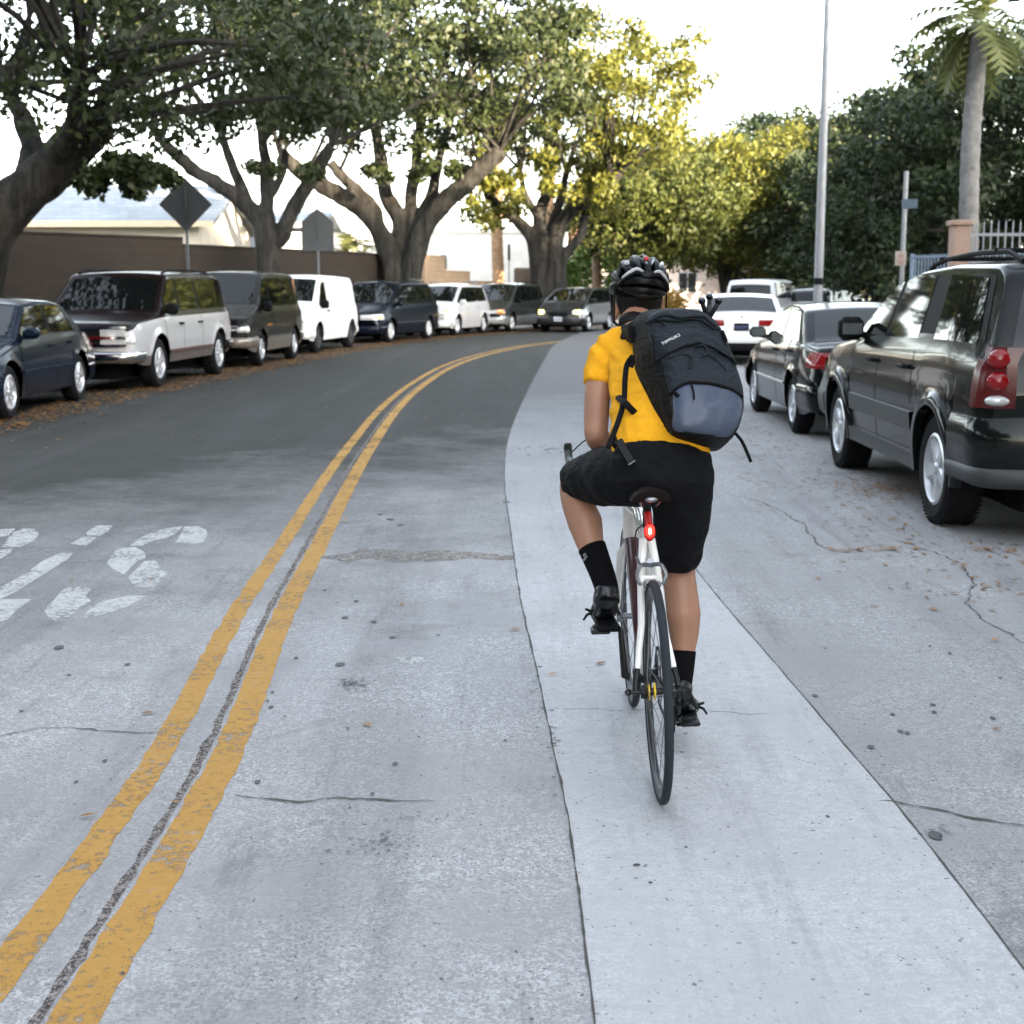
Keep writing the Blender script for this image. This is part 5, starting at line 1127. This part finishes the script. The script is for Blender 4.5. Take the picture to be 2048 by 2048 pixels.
for k in range(5): a=k*1.2566; f.tube([BB+Vector((.05,0,0)),BB+Vector((.046,math.cos(a)*.088,math.sin(a)*.088))],[.011,.006],6)
f.obj('chainrings',M_al,bike)
CA=R(8) # crank angle from vertical
pl=BB+Vector((-.088,math.sin(CA)*.158,math.cos(CA)*.158)); pr=BB+Vector((.088,-math.sin(CA)*.158,-math.cos(CA)*.158))
for c,s in((pl,-1),(pr,1)):
    f=MB(); f.tube([BB+Vector((s*.052,0,0)),BB+Vector((s*.066,0,0)),Vector(c)+Vector((-s*.012,0,0))],[.016,.015,.010],10,ell=.7); o=f.obj('crank',M_bk,bike)
    f=MB(); f.tube([Vector(c)-Vector((s*.01,0,0)),Vector(c)+Vector((s*.02,0,0))],.008,8); f.box(Vector(c)+Vector((s*.055,0,0)),(.065,.07,.014),bev=.005); f.box(Vector(c)+Vector((s*.055,.02,.006)),(.05,.03,.016),bev=.005); f.obj('pedal',M_bk,o)
# rear light
f=MB(); f.tube([(0,.185,.855),(0,.15,.82)],.012,8); f.sphere((0,.135,.805),(.018,.013,.030),14,10); o=f.obj('rear_light',mat('red_lens',(.5,.01,.01),.2,emit=0),bike)
M_rl=mat('red_glow',(1,.003,.002),.3,emit=4.0); M_rc=mat('hot_led',(1,.22,.08),.3,emit=9)
f=MB(); f.sphere((0,.128,.808),(.0145,.009,.021),14,10); f.obj('glowing_lens',M_rl,o); f=MB(); f.sphere((0,.1205,.809),(.0045,.004,.010),10,8); f.obj('led',M_rc,o)
# ================================================================ rider
person=empty('person',P(1310,950,4.4)*1); tag(person,'cyclist in a yellow T-shirt, black shorts and black helmet riding away with a backpack','person')
PO=Vector(person.location)
def Q(u,v,D): return P(u,v,D)-PO
M_skin=mat('skin',(.30,.155,.098),.5,var=.10,vscale=9,bump=.05,bscale=180); M_skin.node_tree.nodes['Principled BSDF'].inputs['Subsurface Weight'].default_value=.08
M_skin.node_tree.nodes['Principled BSDF'].inputs['Subsurface Radius'].default_value=(.02,.008,.004)
def cloth(name,c,rough,bs,bd,fine=500,sheen=0):
    m=mat(name,c,rough,spec=.15,var=.10,vscale=20,sheen=sheen); l=m.node_tree.links; b=m.node_tree.nodes['Principled BSDF']; tc=N(m,'ShaderNodeTexCoord'); mp=N(m,'ShaderNodeMapping'); mp.inputs['Rotation'].default_value=(.4,.5,.6); mp.inputs['Scale'].default_value=(1,1,2.2)
    l.new(tc.outputs['Object'],mp.inputs[0]); a=noise_node(m,mp.outputs[0],bs,3,.5,1.2); d=noise_node(m,tc.outputs['Object'],fine,2,.5)
    h=mth(m,'ADD',a,mth(m,'MULTIPLY',d,.05)); bp=N(m,'ShaderNodeBump'); bp.inputs['Strength'].default_value=.8; bp.inputs['Distance'].default_value=bd; l.new(h,bp.inputs['Height']); l.new(bp.outputs[0],b.inputs['Normal']); return m
M_shirt=cloth('yellow_jersey',(.72,.34,.014),.9,12,.010,900); M_short=cloth('black_shorts',(.0035,.0038,.005),.8,9,.02)
body=MB()
def limb(mb,pts,rad,n=16,**k): mb.tube(curve(pts,3) if len(pts)>2 else pts,[lin([(i,r) for i,r in enumerate(rad)],j/3) for j in range(3*(len(rad)-1)+1)] if len(pts)>2 else rad,n,**k)
# torso core
limb(body,[Q(1322,945,4.43),Q(1322,890,4.47),Q(1312,800,4.64),Q(1300,735,4.78),Q(1285,690,4.85)],[.075,.085,.09,.09,.06],up=(0,1,.6),ell=1.4)
limb(body,[Q(1278,690,4.84),Q(1272,662,4.89),Q(1275,630,4.95)],[.072,.058,.055])
hc=Q(1277,600,5.0)
body.sphere(hc+Vector((0,-.005,.012)),(.076,.095,.098),24,16); body.sphere(hc+Vector((0,.045,-.055)),(.058,.055,.055),16,12); body.sphere(hc+Vector((0,.075,-.085)),(.028,.025,.022),12,8)
body.sphere(hc+Vector((0,.108,-.025)),(.013,.018,.018),10,8); body.tube([hc+Vector((0,.09,.02)),hc+Vector((0,.112,-.02))],[.010,.013],8)
body.sphere(hc+Vector((0,.095,-.06)),(.024,.010,.008),10,6)
for sd,p in((-1,Q(1229,622,4.985)),(1,Q(1327,609,4.985))): body.sphere(p+Vector((-sd*.006,0,0)),(.010,.02,.032),10,10)
# arms
limb(body,[Q(1230,705,4.86),Q(1210,728,4.84),Q(1196,778,4.80),Q(1193,830,4.755),Q(1192,872,4.72)],[.05,.043,.046,.044,.040])
body.sphere(Q(1193,868,4.725),.0405,16,12); limb(body,[Q(1192,872,4.725),Q(1204,885,4.78),Q(1226,895,4.86),Q(1246,900,4.94)],[.040,.044,.036,.026])
limb(body,[Q(1350,700,4.86),Q(1380,715,4.84),Q(1402,780,4.82),Q(1404,840,4.82)],[.06,.052,.045,.037]); limb(body,[Q(1404,840,4.82),Q(1385,870,4.9),Q(1340,900,4.96)],[.038,.04,.026])
# hands gripping the bar tops
for (w_,sd) in((Q(1250,899,4.955),1),(Q(1334,899,4.965),-1)):
    body.sphere(w_+Vector((sd*.008,.022,.004)),(.036,.036,.018),14,8)
    for k in range(4):
        x=sd*.008+(-.030+.0205*k); l=(.9,1,.95,.78)[k]
        body.tube(curve([w_+Vector((x,.035,.006)),w_+Vector((x,.065*l+.004,.006)),w_+Vector((x,.075*l+.004,-.018)),w_+Vector((x,.055*l,-.036)),w_+Vector((x,.036,-.036))],3),[.0088]*12+[.007],8)
    body.tube(curve([w_+Vector((sd*.032,.005,0)),w_+Vector((sd*.05,.025,-.008)),w_+Vector((sd*.045,.05,-.022))],3),[.011,.011,.0105,.010,.0095,.009,.008],8)
# legs
limb(body,[Q(1285,950,4.45),Q(1220,950,4.58),Q(1160,958,4.78)],[.07,.075,.058]); body.sphere(Q(1152,966,4.80),(.055,.06,.06),14,10)
limb(body,[Q(1151,968,4.79),Q(1153,1000,4.74),Q(1170,1045,4.69),Q(1180,1085,4.65),Q(1196,1125,4.61),Q(1212,1175,4.565),Q(1214,1200,4.54)],[.056,.054,.060,.048,.038,.034,.036])
limb(body,[Q(1360,975,4.46),Q(1360,1050,4.55),Q(1357,1130,4.65),Q(1357,1160,4.655)],[.08,.078,.058,.058]); 
limb(body,[Q(1357,1150,4.66),Q(1362,1185,4.63),Q(1367,1230,4.61),Q(1368,1270,4.60),Q(1366,1310,4.58),Q(1361,1375,4.555),Q(1362,1395,4.55)],[.057,.0565,.0585,.050,.038,.031,.033])
def ff(co,no): return co
person_body=fuse('body',body,M_skin,person,voxel=.0065,it=5)
# eyes and hair
f=MB()
for sd in(-1,1): f.sphere(hc+Vector((sd*.031,.083,.008)),(.012,.010,.008),10,8)
f.obj('eyes',mat('eye',(.05,.03,.02),.2),person_body)
f=MB(); f.sphere(hc+Vector((0,-.02,.012)),(.083,.088,.098),24,16); f.sphere(hc+Vector((-.004,-.055,-.035)),(.062,.045,.055),20,14); f.sphere(hc+Vector((-.002,-.055,-.068)),(.055,.038,.042),16,12); f.sphere(hc+Vector((0,-.046,-.108)),(.050,.034,.042),16,12)
f.sphere(Q(1270,645,4.895),(.060,.052,.040),18,12)
M_hair=mat('black_hair',(.004,.0035,.0035),.6,spec=.2,bump=.8,bscale=160,dist=.004); fuse('hair',f,M_hair,person,voxel=.006,it=4,deform=lambda co,no: co+no*.004*noise.noise(co*90))
# shirt
s=MB()
limb(s,[Q(1322,925,4.44),Q(1321,890,4.475),Q(1317,830,4.585),Q(1311,775,4.70),Q(1303,725,4.80),Q(1292,690,4.86),Q(1282,672,4.88)],[.104,.108,.106,.112,.112,.085,.06],24,up=(0,1,.55),ell=[1.50]*7+[1.44]*3+[1.38]*3+[1.45]*3+[1.55]*3)
limb(s,[Q(1290,690,4.86),Q(1240,695,4.865),Q(1212,708,4.855)],[.085,.072,.062]); limb(s,[Q(1290,690,4.86),Q(1340,692,4.865),Q(1372,708,4.85)],[.085,.072,.062])
limb(s,[Q(1218,704,4.86),Q(1206,725,4.845),Q(1199,750,4.825),Q(1193,772,4.805)],[.064,.060,.056,.0535],20); limb(s,[Q(1372,708,4.86),Q(1390,735,4.84),Q(1400,770,4.82)],[.064,.06,.054],20)
def shirtf(co,no):
    p=co; d=.0036*math.sin(125*(p.x*.75+p.z*.55)+5*noise.noise(p*7))*max(0,1-abs(p.x+.16)/.13)*(1 if p.z>.08 else .35)
    return co+no*(d+.002*noise.noise(Vector((p.x*8,p.y*8,p.z*8)))+.0016*noise.noise(Vector((p.x*20+p.z*12,p.y*20,p.z*9))))
fuse('shirt',s,M_shirt,person,voxel=.0065,it=16,deform=shirtf)
# shorts
s=MB()
limb(s,[Q(1322,905,4.46),Q(1321,935,4.44),Q(1322,965,4.43),Q(1320,990,4.43)],[.116,.124,.128,.09],24,up=(0,1,.3),ell=1.34)
limb(s,[Q(1290,945,4.43),Q(1240,950,4.53),Q(1195,955,4.66),Q(1158,963,4.775)],[.108,.104,.094,.079],22)
limb(s,[Q(1362,950,4.43),Q(1364,1000,4.47),Q(1361,1060,4.545),Q(1357,1122,4.625)],[.104,.100,.090,.067],22)
fuse('shorts',s,M_short,person,voxel=.007,it=4,deform=lambda co,no: co+no*(.007*noise.noise(co*11)+.004*noise.noise(co*26)))
# socks
M_sock=mat('black_sock',(.004,.004,.005),.95,spec=.1,bump=.2,bscale=400); M_grey=mat('grey_mark',(.14,.145,.16),.8)
for pts,rad,mk in(([Q(1184,1095,4.643),Q(1197,1128,4.61),Q(1212,1172,4.567),Q(1215,1205,4.54)],[.0485,.044,.040,.041],(1171,1108,4.60)),([Q(1366,1302,4.583),Q(1364,1340,4.565),Q(1361,1375,4.553),Q(1362,1400,4.548)],[.0445,.0405,.037,.039],(1382,1325,4.56))):
    f=MB(); limb(f,pts,rad,20); o=f.obj('sock',M_sock,person)
    c=Q(*mk); f=MB(); 
    for k,(dx,dz) in enumerate(((0,0),(.004,-.008),(.0,-.016))): f.box(c+Vector((dx-.004,-.012,dz)),(.012,.006,.007),Matrix.Rotation(-.7,3,'Y'),bev=.001)
    f.obj('sock_mark',M_grey,o)
# shoes
M_shoe=mat('black_shoe',(.006,.007,.009),.3,spec=.4,coat=.1,bump=.3,bscale=30)
for q,flip in(((1214,1.0),-1),((1362,1.0),1)):
    if flip<0: H_,M1,T_=Q(1214,1203,4.505),Q(1211,1221,4.60),Q(1206,1222,4.71); an=Q(1214,1182,4.555)
    else: H_,M1,T_=Q(1362,1390,4.495),Q(1365,1407,4.60),Q(1380,1410,4.71); an=Q(1362,1376,4.55)
    f=MB(); limb(f,[H_+Vector((0,.012,.0)),H_+Vector((0,.06,.0)),M1+Vector((0,0,.004)),T_+Vector((0,0,-.004)),T_+Vector((0,.035,-.012))],[.036,.040,.037,.032,.016],18,up=(0,0,1),ell=1.1)
    limb(f,[an+Vector((0,.0,.012)),H_+Vector((0,.035,.0))],[.040,.041]); o=fuse('shoe',f,M_shoe,person,voxel=.005,it=4,deform=lambda co,no: co+no*.003*noise.noise(co*40))
    f=MB(); f.box((H_+T_)/2+Vector((0,0,-.048)),(.078,.25,.014),Matrix.Rotation(-flip*.07,3,'Z'),bev=.006); f.box(M1+Vector((0,.0,-.058)),(.05,.06,.016),bev=.005); f.obj('sole',M_trim,o)
    f=MB()
    for k in range(3): c=M1+Vector((flip*.0,-.05+.04*k,.016)); f.tube(curve([c+Vector((-.043,0,-.02)),c+Vector((-.02,0,.025)),c+Vector((.02,0,.025)),c+Vector((.043,0,-.02))],3),.006,6)
    c=M1+Vector((flip*.045,-.03,.0)); f.tube([c,c+Vector((flip*.02,-.015,-.004)),c+Vector((flip*.032,-.02,-.022))],[.006,.005,.004],6); f.tube([c+Vector((0,.01,0)),c+Vector((flip*.024,0,.012))],[.006,.004],6)
    f.obj('shoe_strap',M_bk,o)
# helmet (black shell with open vents, dark liner, pale reflective flashes)
M_hel=mat('helmet_gloss',(.0035,.004,.005),.38,spec=.16); M_lin=mat('helmet_liner',(.002,.002,.003),.9,spec=.1); M_ref=mat('reflective_grey',(.42,.43,.45),.4)
hp=Q(1277,576,5.0)+Vector((0,-.01,.0)); hrot=Matrix.Rotation(R(-12),3,'X')@Matrix.Rotation(R(5),3,'Y')@Matrix.Rotation(R(7),3,'Z')
def HP(th,ph,k=1,yo=0):
    """th: azimuth from back (0=back, + right), ph: elevation"""
    v=Vector((math.sin(th)*math.cos(ph)*.102,-math.cos(th)*math.cos(ph)*.146,math.sin(ph)*.106))*k
    return hp+hrot@v
hel=empty('helmet'); hel.parent=person
bpy.data.objects.remove(hel)
f=MB(); rings=[]
for j in range(10):
    ph=R(-34+124*j/9); rings.append([HP(2*math.pi*k/28,min(ph,R(89)),.86) for k in range(28)])
f.loft(rings,True,True); hel=f.obj('helmet',M_lin,person)
f=MB()
def rib(pts,wd,k=1.0,h=.012,mb=None):
    """pts: list of (th,ph) in degrees; ribbon of width wd riding on the dome"""
    mb=mb or f; c=curve([Vector(p) for p in pts],5); n_=len(c); rings=[]
    for i,p in enumerate(c):
        a=c[max(0,i-1)];b=c[min(n_-1,i+1)]
        P0=HP(R(p.x),R(p.y),k); T=(HP(R(b.x),R(b.y),k)-HP(R(a.x),R(a.y),k)).normalized(); n=(P0-hp).normalized(); s=T.cross(n).normalized(); w_=wd*(.45+.55*math.sin(math.pi*min(1,max(0,(i+.6)/(n_+.2)))))
        rings.append([P0+s*w_-n*h,P0+s*w_*.8+n*.002,P0+n*.006,P0-s*w_*.8+n*.002,P0-s*w_-n*h])
    mb.loft(rings,True,True)
for x,b_ in((0,8),(1,14),(2,12),(3,8)):
    for sd in((1,) if x==0 else (1,-1)):
        if x==0: rib([(0,10),(0,40),(0,70),(180,88),(180,60),(180,30)][:3],.014,1.02); rib([(0,66),(0,89)],.014,1.03)
        if x==1: rib([(sd*14,8),(sd*24,38),(sd*42,62),(sd*100,74),(sd*150,55),(sd*165,28)],.0125,1.03)
        if x==2: rib([(sd*34,4),(sd*50,30),(sd*72,46),(sd*105,50),(sd*140,38),(sd*155,18)],.0125,1.02)
        if x==3: rib([(sd*50,-8),(sd*72,14),(sd*95,24),(sd*125,22),(sd*150,8)],.013,1.0)
rib([(-178+12*k,-2) for k in range(31)],.015,.97,mb=f)
rib([(-58,-8),(-40,4),(-22,14),(0,8),(22,14),(40,4),(58,-8)],.013,1.04); rib([(-60,-14),(-30,-20),(0,-22),(30,-20),(60,-14)],.014,.95)
for sd in(1,-1): rib([(sd*4,28),(sd*18,46),(sd*50,60)],.010,1.01); rib([(sd*16,12),(sd*40,22),(sd*62,32)],.009,1.0); rib([(sd*60,10),(sd*66,30),(sd*70,48)],.008,1.0)
f.obj('helmet_shell',M_hel,hel,angle=50)
f=MB(); rib([(-48,2),(-36,10),(-22,17),(-10,12)],.0075,1.075,.004); rib([(48,2),(36,10),(22,17),(10,12)],.0075,1.075,.004); rib([(-52,32),(-44,38)],.010,1.065,.004); rib([(40,34),(48,42),(58,48)],.008,1.07,.004); rib([(-6,34),(-2,30)],.0035,1.07,.004); rib([(6,30),(16,42)],.004,1.07,.004); f.obj('reflective_flash',M_ref,hel)
f=MB(); f.sphere(HP(R(-3),R(44),1.07),.009,10,8); f.obj('helmet_badge',mat('badge_red',(.5,.03,.03),.4),hel)
f=MB(); f.sphere(HP(0,R(-30),.90),(.03,.012,.014),12,8); f.tube([HP(R(-50),R(-20),.9),HP(R(-20),R(-30),.92),HP(0,R(-31),.93),HP(R(20),R(-30),.92),HP(R(50),R(-20),.9)],.005,6); f.obj('fit_dial',M_bk,hel)
for sd,e in((-1,Q(1231,628,5.0)),(1,Q(1328,612,5.0))):
    f=MB(); f.tube([HP(R(sd*75),R(-12),.97),e+Vector((sd*.006,-.01,-.03)),hc+Vector((sd*.03,.06,-.11))],.0035,6,ell=2); f.tube([HP(R(sd*120),R(-12),.97),e+Vector((sd*.006,-.01,-.03))],.0035,6,ell=2); f.obj('chin_strap',M_bk,hel)
# ================================================================ backpack
M_bag=cloth('slate_fabric',(.016,.020,.026),.55,9,.028); M_bagd=cloth('black_fabric',(.005,.006,.0075),.7,8,.02); M_pk=mat('coated_pocket',(.050,.066,.105),.42,spec=.45,bump=.5,bscale=9,dist=.02); M_web=mat('black_webbing',(.004,.004,.005),.8,spec=.15)
BN=Vector((.22,-.78,.56)).normalized(); BO=P(1385,755,4.42)
bag=empty('backpack',BO*1); tag(bag,'large slate grey roll top backpack with shiny lower pocket on the cyclist\'s back','backpack')
Su=[(1262,650),(1275,632),(1310,624),(1390,628),(1420,645),(1436,672),(1458,730),(1474,790),(1472,840),(1453,882),(1430,904),(1380,902),(1328,882),(1293,862),(1278,803),(1264,720)]
Fu=[(1296,645),(1301,629),(1330,620),(1395,622),(1426,640),(1442,664),(1468,720),(1486,778),(1486,828),(1468,864),(1430,872),(1390,868),(1352,856),(1342,800),(1326,735),(1304,690)]
def ring(px,w_): 
    c=curve([RP(u,v,BO+BN*w_,BN) for u,v in px]+[RP(px[0][0],px[0][1],BO+BN*w_,BN)],4)[:-1]; return c
Sr=ring(Su,-.21); Fr=ring(Fu,0.0); n_=len(Sr)
cF=sum(Fr,Vector())/n_; cS=sum(Sr,Vector())/n_
rings=[[cS+(p-cS)*.86-BO for p in Sr],[cS+(p-cS)*.97+BN*.01-BO for p in Sr]]
for t in(.1,.3,.5,.7,.9): 
    b_=1+.035*math.sin(math.pi*t); rings.append([(cS.lerp(cF,t)+(p.lerp(q,t)-cS.lerp(cF,t))*b_)-BO for p,q in zip(Sr,Fr)])
prof=[(1,0),(.985,.010),(.94,.020),(.86,.028),(.7,.036),(.5,.042),(.3,.045),(.12,.046)]
fw=lambda s:lin([(a,b) for a,b in reversed(prof)],s)
for s_,w_ in prof: rings.append([cF+(p-cF)*s_+BN*w_-BO for p in Fr])
def bagdef(p): return p+BN*(.010*noise.noise(p*9)+.006*noise.noise(p*20))
rings=[[bagdef(p) for p in r] for r in rings]
f=MB(); k=8; f.loft(rings[:k],True,False); f.add(rings[0],[tuple(range(n_))]); o=f.obj('side_panels',M_bagd,bag,angle=60,weld=True)
f=MB(); f.loft(rings[7:],True,False); f.add(rings[-1],[tuple(range(n_))]); face=f.obj('front_panel',M_bag,bag,angle=70)
FX=(Vector((1,0,0))-BN*BN.x).normalized(); FY=BN.cross(FX)
F2=[((p-cF).dot(FX),(p-cF).dot(FY)) for p in Fr]
def frac(x,y):
    a=math.atan2(y,x); d=math.hypot(x,y)
    if d<1e-6: return 0
    dx,dy=x/d,y/d; best=1e-3
    for (x1_,y1_),(x2_,y2_) in zip(F2,F2[1:]+F2[:1]):
        ex,ey=x2_-x1_,y2_-y1_; den=dx*ey-dy*ex
        if abs(den)<1e-9: continue
        t=(x1_*ey-y1_*ex)/den; u=(x1_*dy-y1_*dx)/den
        if t>0 and -1e-6<=u<=1+1e-6: best=max(best,t)
    return d/best
def onface(u,v,off=0):
    p=RP(u,v,BO+BN*.03,BN)-cF; x,y=p.dot(FX),p.dot(FY); s_=frac(x,y)
    q=cF+FX*x+FY*y+BN*(fw(min(1,s_)))-BO
    if s_>1: q-=BN*(s_-1)*.35
    return bagdef(q)+BN*off
def patch(name,px,m,off=.006,parent=None,ed=.5,smooth_=4):
    c=curve([Vector(p) for p in px]+[Vector(px[0])],smooth_)[:-1]; cx=sum((p.x for p in c))/len(c); cy=sum((p.y for p in c))/len(c); f=MB(); rings=[]
    for s_,k in((1.0,-.004),(.992,off*.6),(.965,off),(.85,off),(.65,off),(.4,off),(.15,off)): rings.append([onface(cx+(p.x-cx)*s_,cy+(p.y-cy)*s_,k) for p in c])
    f.loft(rings,True,False); f.add(rings[-1],[tuple(range(len(c)))]); return f.obj(name,m,parent or bag,angle=60)
def line(name,px,r,m,off=.008,parent=None,ell=None):
    f=MB(); c=curve([Vector(p) for p in px],5); f.tube([onface(p.x,p.y,off) for p in c],r,8,ell=ell); return f.obj(name,m,parent or bag)
patch('flap',[(1304,656),(1333,673),(1378,670),(1424,676),(1450,695),(1474,722),(1452,708),(1415,690),(1366,699),(1323,710),(1313,690)],M_bag,.013)
line('flap_edge',[(1306,660),(1314,692),(1324,710),(1366,700),(1415,690),(1452,709),(1474,726)],.0035,M_bagd,.010)
pk=patch('lower_pocket',[(1349,780),(1368,774),(1400,776),(1440,783),(1481,795),(1486,828),(1468,860),(1430,862),(1390,857),(1357,848),(1352,812)],M_pk,.008)
line('pocket_zip',[(1345,780),(1368,772),(1400,774),(1440,780),(1484,794)],.005,M_web,.010); line('zip_pull',[(1374,774),(1378,785),(1383,808)],.003,M_web,.018)
line('zip_pull',[(1314,640),(1322,646),(1327,655)],.003,M_web,.012); line('top_fold',[(1300,634),(1330,628),(1360,634),(1400,630),(1424,644),(1438,660)],.008,M_bag,.004); line('top_seam',[(1304,640),(1316,638),(1350,644),(1395,640),(1428,662)],.003,M_bagd,.006)
line('logo_loop',[(1388,700),(1400,697),(1409,706),(1408,716),(1398,721)],.0035,M_bag,.008)
line('side_seam',[(1318,724),(1334,760),(1342,800),(1352,850)],.004,M_bagd,.006); line('side_tab',[(1443,664),(1452,684)],.010,M_web,.004,ell=.5); line('side_tab',[(1349,782),(1356,794)],.008,M_web,.01,ell=.6)
line('crease',[(1336,716),(1362,712),(1380,722),(1376,740)],.005,M_bag,.001); line('crease',[(1400,712),(1430,722),(1450,744)],.005,M_bag,.001)
# lettering on the flap
tcu=bpy.data.curves.new('logo','FONT'); tcu.body='TIMBUK2'; tcu.size=.0125; tcu.extrude=.0004; tcu.space_character=1.1
to=bpy.data.objects.new('logo',tcu); COL.objects.link(to); dg=bpy.context.evaluated_depsgraph_get(); dg.update(); me=bpy.data.meshes.new_from_object(to.evaluated_get(dg)); bpy.data.objects.remove(to)
me.materials.clear(); me.materials.append(mat('logo_white',(.75,.76,.78),.5)); p0=onface(1323,694,.018); p1=onface(1354,683,.018); ux=(p1-p0).normalized(); un=BN; uy=un.cross(ux)
xs_=[v.co.x for v in me.vertices]; sc=(p1-p0).length/(max(xs_)-min(xs_))
for v in me.vertices: v.co=p0+ux*v.co.x*sc+uy*v.co.y*sc+un*v.co.z
lo=bpy.data.objects.new('logo_lettering',me); COL.objects.link(lo); lo.parent=bag
# straps
def B_(u,v,D): return P(u,v,D)-BO
def strap(name,pts,r,ell=2.2,m=M_web): f=MB(); c=curve(pts,5); f.tube(c,r,8,ell=ell,up=(0,1,0)); return f.obj(name,m,bag)
strap('shoulder_yoke',[B_(1304,650,4.60),B_(1285,648,4.68),B_(1262,660,4.76),B_(1251,676,4.80)],.020,1.3,M_bagd)
strap('shoulder_strap',[B_(1262,668,4.66),B_(1250,668,4.80),B_(1240,680,4.95),B_(1236,730,4.98),B_(1240,790,4.90),B_(1246,810,4.74)],.008,4)
strap('shoulder_strap',[B_(1330,650,4.70),B_(1336,668,4.82),B_(1345,690,4.96),B_(1350,740,4.98),B_(1350,790,4.9),B_(1345,815,4.72)],.008,4)
strap('webbing',[B_(1266,712,4.54),B_(1254,730,4.56),B_(1250,760,4.53),B_(1248,800,4.50),B_(1238,838,4.44),B_(1226,870,4.40),B_(1216,896,4.37)],.005,1.8)
strap('webbing',[B_(1300,852,4.50),B_(1268,824,4.46),B_(1250,806,4.46),B_(1234,792,4.6),B_(1226,786,4.74)],.005,2.2)
strap('webbing',[B_(1262,735,4.54),B_(1266,722,4.54),B_(1262,712,4.54)],.005,1.4); strap('hip_strap',[B_(1292,862,4.42),B_(1262,866,4.46),B_(1240,872,4.46),B_(1228,892,4.40)],.006,2)
strap('loose_strap',[B_(1470,866,4.34),B_(1482,880,4.33),B_(1492,900,4.33),B_(1502,924,4.33)],.0035,1.5)
f=MB(); f.box((0,0,0),(.028,.010,.085),Matrix.Rotation(R(-32),3,'Y'),bev=.004); o=f.obj('strap_end',mat('striped_web',(.006,.007,.008),.85,spec=.1),bag); o.location=B_(1250,903,4.328)
g=MB()
for k in(-.010,-.003,.004,.011): g.box((k*.8,-.006,.004),(.0009,.002,.075),Matrix.Rotation(0,3,'Y'))
g.box((0,-.007,-.040),(.026,.006,.006),bev=.002); gg=g.obj('strap_stitching',M_grey,o,smooth=False); gg.rotation_euler=(0,R(-32),0)
# mini tripod poking out of the bag's top
tr=empty('mini_tripod',P(1412,630,4.62)); tag(tr,'black mini tripod with ball feet sticking out of the backpack top','tripod'); TO=Vector(tr.location)
for (u,v,D) in((1404,604,4.59),(1419,596,4.65),(1437,604,4.60)):
    f=MB(); e=P(u,v,D)-TO; f.tube([P(1414,640,4.62)-TO,P(1416+(u-1416)*.55,620,D)-TO,e],[.011,.008,.007],10); o=f.obj('leg',M_bk,tr)
    f=MB(); f.sphere(e+Vector((0,0,.003)),.0118,12,10); f.obj('rubber_foot',M_hel,o); f=MB(); f.sphere(e+Vector((0,-.008,.009)),.008,8,6); f.obj('foot_cap',M_al,o)
f=MB(); f.tube([P(1420,645,4.63)-TO,P(1420,610,4.63)-TO],.006,8); f.obj('centre_stem',M_al,tr)
# standing pedestrian in dark clothes on the far pavement
px=P(1750,600,47); pd=empty('person',(px.x,47,.13)); tag(pd,'distant pedestrian in dark clothes standing on the right pavement beside the yellow shrub','person')
s=MB()
for sd in(-1,1): limb(s,[(sd*.10,0,.02),(sd*.10,.0,.45),(sd*.09,0,.88)],[.05,.06,.09]); limb(s,[(sd*.19,0,1.36),(sd*.25,.02,1.1),(sd*.24,.1,.88)],[.055,.045,.035]); s.sphere((sd*.10,-.06,.04),(.05,.13,.04))
limb(s,[(0,0,.85),(0,0,1.1),(0,0,1.38),(0,0,1.45)],[.11,.10,.11,.06],ell=1.5,up=(0,1,0)); limb(s,[(0,0,1.4),(0,0,1.5),(0,0,1.55)],[.055,.05,.05]); s.sphere((0,0,1.60),(.078,.095,.115)); s.sphere((0,-.095,1.59),(.014,.02,.02))
pb=fuse('body',s,mat('dark_clothes',(.012,.014,.02),.8),pd,voxel=.02,it=2); f=MB(); f.sphere((0,.01,1.63),(.084,.10,.10)); f.obj('hair',M_hair,pd)
